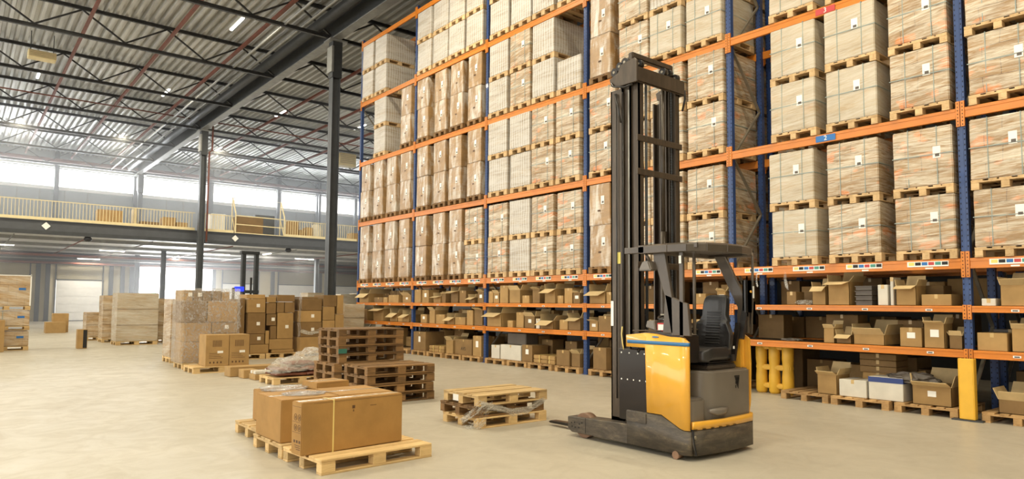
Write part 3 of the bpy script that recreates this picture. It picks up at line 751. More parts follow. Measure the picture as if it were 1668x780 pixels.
def load_mesh(name, mat, wy, dx, h, seed, bulge=.012):
    bm = bmesh.new(); bmesh.ops.create_cube(bm, size=1)
    bmesh.ops.subdivide_edges(bm, edges=bm.edges[:], cuts=5, use_grid_fill=True)
    for v in bm.verts:
        c = v.co
        p = Vector((c.x * dx, c.y * wy, (c.z + .5) * h))
        q = noise.noise_vector(p * 3.1 + Vector((seed * 9.1, 0, 0)))
        edge = (abs(abs(c.x) - .5) < .01) + (abs(abs(c.y) - .5) < .01) + (abs(abs(c.z) - .5) < .01)
        k = bulge * (.5 if edge > 1 else 1)
        p += q * k
        if edge == 1 and c.z < .49 and c.z > -.49: p += Vector((c.x, c.y, 0)).normalized() * bulge * .5
        p.z = max(0, min(p.z, h))
        v.co = p + Vector((dx / 2, 0, 0))
    es = [e for e in bm.edges if len(e.link_faces) == 2 and e.calc_face_angle(0) > 1.2]
    bmesh.ops.bevel(bm, geom=es, offset=.012, segments=2, affect='EDGES')
    for f in bm.faces: f.smooth = True
    me = bpy.data.meshes.new(name); bm.to_mesh(me); bm.free(); me.materials.append(mat)
    try: me.set_sharp_from_angle(angle=1.0)
    except Exception: pass
    o = bpy.data.objects.new(name, me); COL.objects.link(o); return o
def make_load(kind, seed, h=.845, wy=.785, dx=1.1):
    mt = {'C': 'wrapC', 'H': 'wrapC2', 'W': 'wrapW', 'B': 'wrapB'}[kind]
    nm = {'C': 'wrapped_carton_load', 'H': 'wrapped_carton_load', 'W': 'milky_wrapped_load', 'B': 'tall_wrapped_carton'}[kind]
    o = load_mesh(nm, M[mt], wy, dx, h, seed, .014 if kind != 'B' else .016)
    rr = random.Random(seed)
    yl = rr.uniform(.02, .16) * (1 if kind != 'B' else .4); zl = h * rr.uniform(.6, .8)
    p = MB().box(-.014, -.010, -yl - .1, -yl, zl - .17, zl).box(-.0155, -.0135, -yl - .085, -yl - .03, zl - .15, zl - .11, 1)
    if kind != 'W': p.build('shipping_label', [M['paper'], M['greybox']], o)
    if kind in ('C', 'H'):
        for yy in (-.2, .18):
            t_ = .011
            s = MB()
            s.box(-.013, -.009, yy - .005, yy + .005, .004, h + .003); s.box(dx + .009, dx + .013, yy - .005, yy + .005, .004, h + .003); s.box(-.013, dx + .013, yy - .008, yy + .008, h, h + .003)
            s.build('strap', M['strap'], o)
        s = MB(); z = h * .52
        s.box(-.014, -.010, -wy / 2 - .01, wy / 2 + .01, z, z + .012); s.box(-.013, dx, -wy / 2 - .014, -wy / 2 - .010, z, z + .012); s.build('strap', M['strap'], o)
    if kind == 'B':
        MB().box(-.016, -.012, -.04, .04, h * .33, h * .37).build('print_mark', M['print'], o)
    return o
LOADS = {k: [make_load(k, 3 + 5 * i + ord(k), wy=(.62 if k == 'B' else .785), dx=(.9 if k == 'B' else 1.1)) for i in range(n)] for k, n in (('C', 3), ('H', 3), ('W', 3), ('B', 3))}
first = {}
def place(src, loc, key, rz=0, scale=None):
    """the first use moves the original, later uses copy it with its parts"""
    if key not in first:
        first[key] = src
        if src.name not in CH: CH[src.name] = [(c, kids(c)) for c in kids(src)]
        src.location = loc; src.rotation_euler = (0, 0, rz)
        if scale: src.scale = scale
        return src
    return dup(src, loc, rz, scale)
# contents: bay (counted from the far end) -> level -> four slots from the far end; two characters = lower, upper
ROWS = {
 0: {'L1': 'BB BB BB BB', 'L2': 'BB BB BB BB', 'L3': '.. WW .. BB', 'L4': 'WW WW .. ..'},
 1: {'L1': 'BB BB BB CC', 'L2': 'BB BB BB BB', 'L3': 'BB BB BB BB', 'L4': 'WW WW WW WW'},
 2: {'L1': 'CC WW CC CC', 'L2': 'WW WW CC CC', 'L3': 'WW CC WW W.', 'L4': 'WW WW WW WW'},
 3: {'L1': 'BB CC CC CC', 'L2': 'CC CC CC CC', 'L3': 'BB CC HW HW'},
 4: {'L1': '.. HH CC CC', 'L2': '.. HH HH CC', 'L3': '.. HH HH CC'},
 5: {'L1': 'CC CC .. ..', 'L2': 'CC CC .. ..'},
}
BAYN = ['first bay from far end', 'second bay from far end', 'third bay from far end', 'fourth bay from far end', 'second nearest bay', 'nearest bay']
LOOK = {'C': 'clear wrapped cartons', 'H': 'hazy wrapped cartons', 'W': 'milky wrapped load', 'B': 'tall brown carton'}
cnt = {}
rnd = random.Random(11)
for b, rows in ROWS.items():
    for lv, txt in rows.items():
        zt = LV[lv][0]
        for s, pair in enumerate(txt.split()):
            off = (.55, 1.45, 2.30, 3.19)[s] if b < 4 else ((.5, 1.23, 2.22, 3.19)[s] if b == 4 else (.52, 1.42, 2.3, 3.2)[s])
            yc = U[b] - off + rnd.uniform(-.02, .02); z = zt + .002
            if pair[0] == 'B': yc += {0: .05, 1: .0, 2: 0, 3: 0}[s]
            for tier, ch in enumerate(pair):
                if ch == '.': continue
                tn = ('lower', 'upper')[tier]
                x = RX0 - .035 + rnd.uniform(-.015, .015); dy = rnd.uniform(-.012, .012)
                if ch != 'B' or tier == 0:
                    if ch == 'B': src, key = RPO, 'po'
                    elif b >= 3: src, key = RPD, 'pd'
                    else: src, key = PALS[0], 'pp'
                    p = place(src, (x, yc - .4 + dy, z), key)
                    if ch == 'B': p.scale = (.9, .84, 1); p.location.y = yc - .336
                    tag(p, f"{'pale pine' if ch != 'B' else 'worn'} pallet, {tn} tier, {ORD[s + 1]} slot, level {lv[1]}, {BAYN[b]}", 'pallet', 'pallets on the rack beams')
                    z += PH + .001
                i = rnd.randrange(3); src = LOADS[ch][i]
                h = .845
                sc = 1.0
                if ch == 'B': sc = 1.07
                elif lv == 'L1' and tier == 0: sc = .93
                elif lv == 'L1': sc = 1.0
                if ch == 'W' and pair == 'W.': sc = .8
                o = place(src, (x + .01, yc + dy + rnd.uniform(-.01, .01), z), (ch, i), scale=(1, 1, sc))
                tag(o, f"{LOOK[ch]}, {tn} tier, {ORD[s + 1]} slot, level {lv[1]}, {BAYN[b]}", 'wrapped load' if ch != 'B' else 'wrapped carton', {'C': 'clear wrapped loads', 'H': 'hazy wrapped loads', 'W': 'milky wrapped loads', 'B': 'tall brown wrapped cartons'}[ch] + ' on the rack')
                z += h * sc + .002
# loads standing in the second rack, seen through the gaps
for b, lv, slots in ((3, 'L1', (2, 3)), (3, 'L2', (2, 3)), (3, 'L3', (3,)), (4, 'L1', (0, 1, 2)), (4, 'L2', (0, 1)), (4, 'L3', (0,)), (0, 'L4', ()), (2, 'L3', (3,))):
    for s in slots:
        yc = U[b] - (.55, 1.45, 2.30, 3.19)[s]; z = LV[lv][0] + .002
        for tier in (0, 1):
            p = dup(PALS[0], (12.22, yc - .4, z)); tag(p, f"rear rack pallet, {('lower', 'upper')[tier]} tier, {ORD[s + 1]} slot, level {lv[1]}, {BAYN[b]}", 'pallet', 'pallets in the second rack')
            z += PH + .001
            o = dup(LOADS['C'][(s + tier) % 3], (12.23, yc, z)); tag(o, f"rear rack load, {('lower', 'upper')[tier]} tier, {ORD[s + 1]} slot, level {lv[1]}, {BAYN[b]}" , 'wrapped load', 'loads in the second rack'); z += .85

# ------------------------------------------------------------------ small cartons on the lower shelves
def carton(x0, x1, y0, y1, z0, h, kind='c', mat=None, name=None, flap=.0, rz=0, seed=0):
    """a carton with base centre as its origin; kinds c closed, t open top with flaps up, o open with the aisle flap hanging out"""
    rr = random.Random(seed); cx, cy = (x0 + x1) / 2, (y0 + y1) / 2; hx, hy = (x1 - x0) / 2, (y1 - y0) / 2
    mt = mat or M['card']; th = .006
    nm = name or ('open_carton' if kind in 'to' else 'carton')
    if kind in ('c', 'w', 'k', 'a'):
        o = MB().box(-hx, hx, -hy, hy, 0, h).build(nm, mt, loc=(cx, cy, z0), bevel=.006, rz=rz)
        if kind in 'ca':
            MB().box(-hx - .001, hx + .001, -.022, .022, h - .0005, h + .0012).box(-hx - .0015, -hx + .001, -.022, .022, h - .06, h + .001).build('packing_tape', M['tape'], o)
        return o
    o = root(nm, (cx, cy, z0), rz)
    m = MB()
    m.box(-hx, hx, -hy, hy, 0, th); m.box(-hx, -hx + th, -hy, hy, 0, h); m.box(hx - th, hx, -hy, hy, 0, h)
    m.box(-hx, hx, -hy, -hy + th, 0, h); m.box(-hx, hx, hy - th, hy, 0, h)
    m.build('box_body', mt, o)
    def flapm(p, q, d, l):        # hinge p-q, direction d
        p, q, d = Vector(p), Vector(q), Vector(d).normalized() * l
        n = (q - p).cross(d).normalized() * .003
        t_ = (q - p) * .04
        a = [p - n, q - n, q + d - t_ - n, p + d + t_ - n, p + n, q + n, q + d - t_ + n, p + d + t_ + n]
        MB().add(a, [(0, 1, 2, 3), (7, 6, 5, 4), (0, 4, 5, 1), (1, 5, 6, 2), (2, 6, 7, 3), (3, 7, 4, 0)]).build('flap', M['card_light'], o)
    fl = min(.24, hx * .9, hy * 1.6)
    if kind == 'o':
        flapm((-hx, -hy, h), (-hx, hy, h), (-1, 0, rr.uniform(-.75, -.2)), fl)
        flapm((hx, -hy, h), (hx, hy, h), (.3, 0, 1), fl)
    else:
        flapm((-hx, -hy, h), (-hx, hy, h), (-1, 0, rr.uniform(.3, 1.6)), fl * .6)
        flapm((hx, -hy, h), (hx, hy, h), (.5, 0, 1), fl)
    flapm((-hx, hy, h), (hx, hy, h), (0, 1, rr.uniform(1.5, 6)), min(fl, hy) * .7)
    flapm((-hx, -hy, h), (hx, -hy, h), (0, -1, rr.uniform(1.2, 5)), min(fl, hy) * .7)
    return o
SHELF=[('M2',6.07,5.89,0.22,'c'),('M2',5.63,5.39,0.3,'o'),('M2',5.36,5.01,0.37,'o'),('M2',4.92,4.68,0.31,'k'),('M2',4.59,4.43,0.31,'w'),
('M2',4.41,4.35,0.42,'w'),('M2',4.32,4.03,0.29,'o'),('M2',3.98,3.58,0.16,'c'),('M2',3.23,3.05,0.1,'w'),('M2',3.01,2.66,0.28,'t'),
('M1',5.45,5.26,0.24,'t'),('M1',5.25,5.0,0.14,'o'),('M1',4.97,4.5,0.16,'t'),('M1',4.3,3.99,0.28,'c'),('M1',3.96,3.68,0.35,'t'),
('M1',3.65,3.47,0.19,'t'),('M1',3.3,2.94,0.24,'c'),('M1',2.91,2.6,0.31,'t'),('F',5.55,5.22,0.31,'t'),('F',5.19,4.76,0.26,'w'),
('F',4.74,4.25,0.34,'b'),('F',4.13,3.61,0.27,'t'),('F',3.07,2.6,0.18,'t'),('M2',14.41,14.2,0.31,'c'),('M2',14.17,13.91,0.26,'t'),
('M2',13.88,13.54,0.45,'c'),('M2',13.49,13.05,0.33,'t'),('M2',13.0,12.72,0.19,'c'),('M2',12.63,12.34,0.34,'t'),('M2',12.16,11.77,0.34,'o'),
('M2',11.74,11.54,0.18,'c'),('M2',11.49,11.22,0.35,'c'),('M2',11.19,10.95,0.24,'t'),('M2',10.71,10.22,0.27,'o'),('M2',10.19,9.98,0.25,'c'),
('M1',14.47,13.81,0.35,'o'),('M1',13.56,13.34,0.17,'c'),('M1',13.27,12.97,0.38,'c'),('M1',12.91,12.52,0.29,'t'),('M1',12.49,12.34,0.24,'w'),
('M1',12.3,11.84,0.2,'o'),('M1',11.67,11.38,0.23,'c'),('M1',11.36,10.96,0.28,'o'),('M1',10.73,10.44,0.22,'t'),('M1',10.42,10.0,0.34,'c'),
('F',14.2,13.85,0.34,'w'),('F',13.82,13.0,0.37,'w'),('F',12.98,12.58,0.4,'c'),('F',12.54,11.77,0.19,'r'),('F',11.71,11.26,0.35,'c'),
('F',11.22,10.93,0.3,'t'),('F',10.53,10.13,0.47,'c'),('M2',18.14,17.75,0.4,'c'),('M2',17.72,17.34,0.38,'c'),('M2',17.07,16.68,0.19,'o'),
('M2',16.64,16.42,0.26,'t'),('M2',16.14,15.77,0.33,'o'),('M2',15.74,15.42,0.34,'c'),('M2',15.3,14.99,0.15,'o'),('M2',14.85,14.57,0.3,'t'),
('M1',17.8,17.44,0.26,'c'),('M1',17.24,16.92,0.39,'t'),('M1',16.91,16.45,0.27,'c'),('M1',16.33,15.96,0.2,'o'),('M1',15.93,15.42,0.21,'c'),
('M1',15.36,15.07,0.41,'c'),('M1',15.05,14.66,0.43,'t'),('F',18.07,17.37,0.55,'c'),('F',17.19,16.39,0.18,'r'),('F',16.3,15.93,0.37,'t'),
('F',15.88,15.07,0.42,'a'),('F',15.02,14.63,0.54,'c'),('M2',21.89,21.11,0.3,'o'),('M2',20.76,20.16,0.17,'c'),('M2',20.08,19.79,0.17,'c'),
('M2',19.73,19.08,0.24,'c'),('M2',18.89,18.36,0.22,'t'),('M1',21.75,21.24,0.38,'c'),('M1',20.76,20.04,0.4,'o'),('M1',19.67,19.18,0.27,'o'),
('M1',19.14,18.85,0.18,'c'),('M1',18.81,18.4,0.24,'o'),('M2',8.77,8.47,0.25,'c'),('M2',7.92,7.65,0.2,'c'),('M2',7.62,7.43,0.17,'c'),
('M2',7.41,7.21,0.24,'t'),('M1',7.99,7.65,0.32,'c'),('M1',7.58,7.23,0.27,'t')]
ZB = {'M2': 1.557, 'M1': .952, 'F': PH + .003}
WHERE = {'M2': 'upper shelf', 'M1': 'lower shelf', 'F': 'bottom pallets'}
def bay_of(y):
    for b in range(6):
        if U[b] >= y > U[b + 1]: return b
rnd = random.Random(5); num = {}
def kindword(k): return {'c': 'closed brown carton', 'o': 'open carton, hanging flap', 't': 'open carton, flaps up', 'w': 'white carton', 'k': 'dark grey bin', 'b': 'white navy banded carton', 'r': 'flat strapped brown bundle', 'a': 'brown carton printed AVS'}[k]
for i, (lv, ya, yb, h, k) in enumerate(SHELF):
    ya = min(ya, U[bay_of((ya + yb) / 2)] - .07); yb = max(yb, U[bay_of((ya + yb) / 2) + 1] + .07)
    b = bay_of((ya + yb) / 2); key = (b, lv); num[key] = num.get(key, 0) + 1
    d = min(.95, max(.28, (ya - yb) * rnd.uniform(.9, 1.5))); x0 = RX0 + .03 + rnd.uniform(0, .05)
    if lv == 'F': x0 = RX0 + rnd.uniform(-.01, .03)
    g = {'M2': 'cartons on the upper picking shelf', 'M1': 'cartons on the lower picking shelf', 'F': 'goods on the bottom pallets'}[lv]
    if k == 'r':
        o = root('carton_bundle', (x0, (ya + yb) / 2, ZB[lv]))
        for q in range(2):
            for r_ in range(3):
                w_ = (ya - yb) / 3.1
                MB().box(0, .7, yb - (ya + yb) / 2 + r_ * w_ * 1.03, yb - (ya + yb) / 2 + r_ * w_ * 1.03 + w_, q * h / 2, q * h / 2 + h / 2 - .004).build('flat_carton', M['card'], o, bevel=.012, seg=2)
        for yy in (-.2, .15): MB().box(-.003, .703, yy, yy + .015, 0, h + .003).build('strap', M['strap_y'], o)
    elif k == 'b':
        c = ((ya + yb) / 2)
        o = MB().box(0, .4, -(ya - yb) / 2, (ya - yb) / 2, 0, h).build('printed_carton', M['tub'], loc=(x0, c, ZB[lv]), bevel=.006)
        MB().box(-.003, .403, -(ya - yb) / 2 - .003, (ya - yb) / 2 + .003, h - .08, h - .003).build('navy_band', M['navy'], o)
    elif k == 'k':
        o = root('stacked_bin', (x0, (ya + yb) / 2, ZB[lv])); 
        for q in range(4): MB().box(0, .35, -(ya - yb) / 2, (ya - yb) / 2, q * h / 4, q * h / 4 + h / 4 - .012).box(-.012, .36, -(ya - yb) / 2 - .01, (ya - yb) / 2 + .01, q * h / 4 + h / 4 - .025, q * h / 4 + h / 4 - .012).build('bin_tray', M['greybox'], o)
    else:
        kk = 'c' if k in 'wa' else k
        mt = M['tub'] if k == 'w' else rnd.choice([M['card'], M['card'], M['card_dark']])
        o = carton(x0, x0 + d, yb + .008, ya - .008, ZB[lv], h, kk, mt, seed=i, name='white_carton' if k == 'w' else None)
        if k in 'ct' and rnd.random() < .35 and h > .2:
            MB().box(-d / 2 - .0025, -d / 2 + .001, -.06, .05, h * .45, h * .75).build('paper_label', M['paper'], o)
        if k == 'a':
            cu = bpy.data.curves.new('lettering', 'FONT'); cu.body = 'AVS'; cu.size = .13; cu.align_x = 'CENTER'; cu.materials.append(M['black'])
            q = text_mesh('lettering', cu); q.parent = o; q.location = (-d / 2 - .003, 0, h * .3); q.rotation_euler = (PI / 2, 0, -PI / 2)
    tag(o, f"{kindword(k)}, {ORD[num[key]]} from far end, {WHERE[lv]}, {BAYN[b]}", 'box' if k != 'r' else 'bundle', g)
# a second row of cartons deeper on the same shelves
rnd = random.Random(77); num = {}
for b in range(6):
    for lv in ('M1', 'M2', 'F'):
        y = U[b] - .12
        while y > U[b + 1] + .4:
            if b == 5 and y < 1.9: break
            w_ = rnd.uniform(.28, .55); h = rnd.uniform(.2, .46) if lv != 'F' else rnd.uniform(.3, .68)
            x0 = rnd.uniform(11.40, 11.5)
            if lv == 'F' and b >= 3 and y < 7: y -= w_; continue
            if b == 4 and lv != 'F' and rnd.random() < .3: y -= w_; continue
            if y - w_ > U[b + 1] + .1 and rnd.random() < .85:
                mt = rnd.choice([M['card_dark'], M['card'], M['card_dark'], M['card_dark'], M['card_dark'], M['card'], M['card_dark'], M['greybox']])
                o = carton(x0, min(x0 + .42, 11.80), y - w_, y - .015, ZB[lv] if lv != 'F' else .003 + PH, h, 'c', mt, name='deep_carton', seed=int(y * 100))
                if lv == 'F': o.location.x = 11.68 if h else 0
                num[(b, lv)] = num.get((b, lv), 0) + 1
                tag(o, f"carton behind the front row, {ORD[num[(b, lv)]]} from far end, {WHERE[lv]}, {BAYN[b]}", 'box', 'cartons deep on the picking shelves')
            y -= w_ + rnd.uniform(.0, .12)
o = MB().box(0, .42, -.36, .36, 0, .3).build('grey_tote', M['greybox'], loc=(11.0, 13.35, PH + .376), bevel=.02); tag(o, 'grey tote standing on the wide white carton, bottom pallets, third bay from far end', 'tote')
# darker cartons deeper on the second rack
rnd = random.Random(21); q = 0
num = {}
for b in range(6):
    for lv in ('M1', 'M2', 'F'):
        y = U[b] - .15; 
        while y > U[b + 1] + .5:
            if b == 5 and y < 1.6: break
            w_ = rnd.uniform(.35, .62); h = rnd.uniform(.3, .5) if lv != 'F' else rnd.uniform(.45, .78)
            if rnd.random() < .95 and y - w_ > U[b + 1] + .08:
                z = {'M1': .952, 'M2': 1.557, 'F': .003}[lv]
                o = carton(12.26, 12.26 + rnd.uniform(.4, .7), y - w_, y - .01, z, h, 'c', rnd.choice([M['card_dark'], M['card'], M['card_dark'], M['card_dark'], M['card_dark'], M['greybox']]), name='stored_carton', seed=q)
                num[(b, lv)] = num.get((b, lv), 0) + 1
                tag(o, f"shaded carton, {ORD[num[(b, lv)]]} from far end, {'floor' if lv == 'F' else WHERE[lv]} of rear rack, {BAYN[b]}", 'box', 'shaded cartons in the second rack')
            y -= w_ + rnd.uniform(.0, .08); q += 1
# bottom pallets under the rack
PYS = [(6.13, 5.33, 4), (5.29, 4.42, 4), (4.35, 3.52, 4), (3.24, 2.44, 5), (14.38, 13.56, 2), (13.46, 12.7, 2), (12.66, 11.8, 2), (11.70, 10.9, 2), (10.62, 9.85, 3), (9.7, 8.9, 3), (8.8, 8.0, 3), (7.95, 7.17, 3), (18.08, 17.3, 1), (17.22, 16.4, 1), (16.24, 15.47, 1), (15.41, 14.6, 1), (21.6, 20.8, 0), (19.1, 18.3, 0)]
RPF = pallet_parts('euro_pallet', (M['wood_mid'], M['wood_mid']), lx=1.1)
num = {}
for i, (ya, yb, b) in enumerate(PYS):
    p = RPF if i == 0 else dup(RPF, (0, 0, 0))
    p.location = (RX0 - .06, (ya + yb) / 2 - .4, 0); num[b] = num.get(b, 0) + 1
    p.scale = (1, (ya - yb) / .8 if abs(ya - yb - .8) < .2 else 1, 1); p.location.y = yb
    tag(p, f"floor pallet under the rack, {ORD[num[b]]} from far end, {BAYN[b]}", 'pallet', 'floor pallets under the rack')
# loose things in the near bays
def film_heap(name, pts, r, lab, cat='plastic film', mat='film_milky', seed=0, sq=.5):
    bm = bmesh.new(); bmesh.ops.create_icosphere(bm, subdivisions=4, radius=1)
    c = Vector(pts)
    for v in bm.verts:
        n_ = noise.noise_vector(v.co * 2.2 + Vector((seed, 0, 0))) * .35 + noise.noise_vector(v.co * 6 + Vector((seed, 5, 0))) * .16
        v.co = (v.co + n_); v.co = Vector((v.co.x * r[0], v.co.y * r[1], max(0, v.co.z * r[2] + r[2] * .5)))
    for f in bm.faces: f.smooth = True
    me = bpy.data.meshes.new(name); bm.to_mesh(me); bm.free(); me.materials.append(M[mat])
    o = bpy.data.objects.new(name, me); COL.objects.link(o); o.location = c
    return tag(o, lab, cat)
film_heap('film_bag', (10.98, 5.78, 1.558), (.1, .15, .055), 'crumpled clear plastic bag lying on the upper shelf near the barrier', seed=3)
film_heap('paper_heap', (10.98, 6.03, .953), (.1, .18, .03), 'flat dark heap of papers on the lower shelf above the barrier', 'papers', 'greybox', 4)
film_heap('fabric_roll', (11.02, 4.18, .42), (.14, .32, .1), 'grey crumpled packing sheet lying over the wide open carton', 'packing sheet', 'greybox', 6)
o = carton(11.3, 11.7, 4.55, 5.02, PH + .003, .36, 'c', M['card'], seed=900); tag(o, 'brown carton behind the white cartons, bottom of the near bay', 'box')
for k in range(3):
    o = carton(11.28, 11.72, 4.5, 5.05, PH + .365 + k * .1, .095, 'c', M['card_dark'], seed=901 + k, name='flat_tray'); tag(o, f"flat brown carton tray behind the white cartons, {('lowest', 'middle', 'topmost')[k]} of three", 'box', 'flat trays stacked behind the white cartons')

# ------------------------------------------------------------------ pallets and goods on the open floor
EPN = pallet_parts('wooden_pallet', (M['wood'], M['wood']))
EPO = pallet_parts('wooden_pallet', (M['wood_old'], M['wood_old']))
used = {}
def pal(old, x, y, z, lab, rz=0, s=(1, 1, 1), group=None):
    src = EPO if old else EPN
    p = place(src, (x, y, z), 'old' if old else 'new', rz, s)
    return tag(p, lab, 'pallet', group)
r1 = .05
pal(0, 2.60, 5.87, 0, 'light wooden pallet carrying the long banded carton', rz=.055)
pal(0, 2.56, 6.72, 0, 'wooden pallet under the big square plain carton', rz=.01)
pal(0, 2.66, 7.68, 0, 'wooden pallet behind the big cartons, its end sticking out at the side', rz=.0)
def big_box(x0, x1, y0, y1, z0, h, rz, lab, strap=None, tape_top=True, prints=False):
    cx, cy = (x0 + x1) / 2, (y0 + y1) / 2; hx, hy = (x1 - x0) / 2, (y1 - y0) / 2
    o = MB().box(-hx, hx, -hy, hy, 0, h).build('large_carton', M['card_big'], loc=(cx, cy, z0), bevel=.008, seg=2, rz=rz)
    if tape_top: MB().box(-hx * .98, hx * .98, -.03, .03, h - .0005, h + .0015).build('packing_tape', M['tape_clear'], o)
    if strap is not None: MB().box(strap, strap + .013, -hy - .003, hy + .003, -.002, h + .003).build('strap', M['strap_y'], o)
    MB().box(-hx + .12, hx, -hy - .0012, -hy, h - .018, h - .014).build('fold_line', M['card_dark'], o)
    if prints:
        p = MB()
        xx = -hx - .0012
        for zz in (h - .14, h - .235):
            for yy in (-hy * .55, hy * .2):
                for a in range(10):                      # round handling marks
                    t0, t1 = a * PI / 5, (a + 1) * PI / 5
                    p.bar((xx, yy + .027 * math.cos(t0), zz + .03 * math.sin(t0)), (xx, yy + .027 * math.cos(t1), zz + .03 * math.sin(t1)), .003, .003)
                p.box(xx, xx + .001, yy - .008, yy + .008, zz - .014, zz + .012)
        for zz in (h - .045, h - .185, h - .28): p.box(xx, xx + .001, -hy * .85, hy * .8, zz, zz + .003)
        for j in range(3):
            p.box(xx, xx + .001, -hy * .8 + j * .05, -hy * .8 + j * .05 + .03, .11, .135)
        for j, wd in enumerate((.11, .1, .08)): p.box(xx, xx + .001, -hy * .8, -hy * .8 + wd, .085 - j * .018, .091 - j * .018)
        p.build('handling_marks', M['print'], o)
        MB().box(-hx + .52, -hx + .55, -hy - .0012, -hy, h - .1, h - .07).box(-hx + .53, -hx + .54, -hy - .0012, -hy, h - .13, h - .11).box(-hx + .72, -hx + .79, -hy - .0012, -hy, h - .09, h - .085).build('side_print', M['print'], o)
    return tag(o, lab, 'box')
big_box(2.50, 3.60, 6.16, 6.36, PH + .002, .483, .075, 'long flat-sided brown carton standing on its edge with a yellow strap', strap=-.235, prints=True)
big_box(2.57, 3.19, 6.80, 7.50, PH + .002, .425, .01, 'big square plain brown carton standing behind the long strapped carton')
big_box(3.215, 3.84, 6.82, 7.50, PH + .002, .425, .0, 'big brown carton with white tape on top, beside the square plain one')
big_box(2.84, 3.40, 7.9, 8.42, PH + .002, .36, 0, 'low brown carton under clear film behind the square plain carton')
o = film_heap('film_sheet', (3.1, 8.1, PH + .365), (.26, .26, .03), 'crumpled clear film lying over the low carton behind', mat='film', seed=8)
film_heap('film_sheet', (2.95, 7.15, PH + .43), (.22, .2, .012), 'clear film scrap lying on top of the big square carton', mat='film', seed=12)
big_box(3.42, 3.84, 7.8, 8.3, PH + .002, .36, 0, 'brown carton hidden behind the white-taped big carton')
big_box(3.36, 3.80, 7.84, 8.20, PH + .368, .085, .12, 'small flat brown carton lying on top of the cartons behind')

# three-pallet stack with clinging film
for k in range(3):
    pal(k == 1, 5.05 + (0, -.03, .0)[k], 6.86 + (0, .02, -.01)[k], k * (PH + .001), f"pallet in the three-high stack beside the reach truck, {('bottom one', 'darker middle one', 'clean top one')[k]}", s=(.945, .97, .97), group='pallets in the stack of three')
def film_rope(name, pts, rad, lab, seed, mat='film', n=14):
    m = MB(); rr = random.Random(seed)
    for q in range(16):
        off = Vector((rr.uniform(-1, 1), 0, rr.uniform(-1, 1))) * rad
        p2 = []
        for i in range(len(pts) - 1):
            a, b = Vector(pts[i]), Vector(pts[i + 1])
            for k in range(5):
                t_ = k / 5; p = a.lerp(b, t_); p += off + noise.noise_vector(p * 5 + Vector((q, seed, 0))) * rad * .9; p.z = max(.012, p.z); p2.append(p)
        b0 = len(m.v); w_ = rr.uniform(.006, .022)
        for p in p2:
            m.v += [p + Vector((0, -.002, w_)), p + Vector((0, .002, -w_ * .3))]
        for i in range(len(p2) - 1): m.f.append([b0 + 2 * i, b0 + 2 * i + 1, b0 + 2 * i + 3, b0 + 2 * i + 2]); m.m.append(0); m.sm.append(True)
    o = m.build(name, M[mat]); return tag(o, lab, 'plastic film')
film_rope('film_strip', [(5.02, 7.15, .06), (5.03, 6.9, .2), (5.1, 6.83, .3), (5.3, 6.83, .24), (5.6, 6.84, .16), (5.85, 6.84, .17), (6.19, 6.84, .3)], .035, 'torn stretch film trailing along the stack of three pallets', 3, 'film_milky')
film_rope('film_strip', [(5.0, 7.0, .02), (5.0, 6.85, .04), (5.05, 6.8, .12), (5.1, 6.8, .26), (5.2, 6.8, .3)], .06, 'bunched clear film hanging at the corner of the three-pallet stack', 9, 'film_milky')
o = MB().box(5.045, 5.05, 7.28, 7.40, .30, .38).build('address_label', M['paper']); tag(o, 'white printed label stuck on the end of the top pallet', 'label')

# low stack of four and tall stack of eight weathered pallets
rnd = random.Random(2)
for k in range(4):
    pal(1, 4.88 + rnd.uniform(-.015, .015), 9.46 + rnd.uniform(-.01, .01), k * (PH + .007), f"weathered pallet in the low wide stack, {('bottom', 'second', 'third', 'top')[k]} of four", group='pallets in the low stack')
for k in range(8):
    dx = -.07 if k < 4 else 0
    pal(1, 4.86 + dx + rnd.uniform(-.012, .012), 10.42 + rnd.uniform(-.01, .01), k * (PH + .002), f"weathered pallet in the tall stack, {ORD[k + 1]} from the floor", group='pallets in the tall stack')
bz = 5 * (PH + .002) + .022
tag(MB().box(4.855, 5.0, 10.408, 10.416, bz, bz + .075).build('painted_block_face', M['green_block']), 'green painted block face on the corner of the tall pallet stack', 'block')

# bags on a pallet under film
pal(0, 4.64, 12.68, 0, 'pallet carrying the film-covered sacks', s=(.95, .95, 1))
def sack(x, y, z, lx, ly, lz, rz, lab):
    bm = bmesh.new(); bmesh.ops.create_cube(bm, size=1); bmesh.ops.subdivide_edges(bm, edges=bm.edges[:], cuts=4, use_grid_fill=True)
    for v in bm.verts:
        c = v.co; r_ = 1 - .75 * (max(abs(c.x), abs(c.y)) * 2) ** 3
        v.co = Vector((c.x * lx, c.y * ly, (c.z * max(.25, r_)) * lz + lz / 2)) + noise.noise_vector(c * 4 + Vector((x, y, z))) * .02
        v.co.z = max(0, v.co.z)
    for f in bm.faces: f.smooth = True
    me = bpy.data.meshes.new('filled_sack'); bm.to_mesh(me); bm.free(); me.materials.append(M['sack'])
    o = bpy.data.objects.new('filled_sack', me); COL.objects.link(o); o.location = (x, y, z); o.rotation_euler = (0, 0, rz)
    return tag(o, lab, 'sack', 'red-brown sacks under film')
sack(5.02, 13.02, PH + .002, .62, .62, .09, 0, 'red-brown sack at the bottom of the filmed pile, toward the hall')
sack(5.5, 12.98, PH + .002, .42, .6, .09, 0, 'red-brown sack at the bottom of the filmed pile, toward the pallet stack')
sack(5.0, 13.0, PH + .09, .56, .55, .08, .1, 'red-brown sack in the second layer, toward the hall')
sack(5.46, 12.95, PH + .09, .45, .5, .1, -.1, 'rounded red-brown sack bulging out of the film beside the pallet stack')
sack(5.3, 13.1, PH + .18, .6, .5, .09, .0, 'red-brown sack on top of the filmed pile')
m = MB(); nx, ny = 46, 26
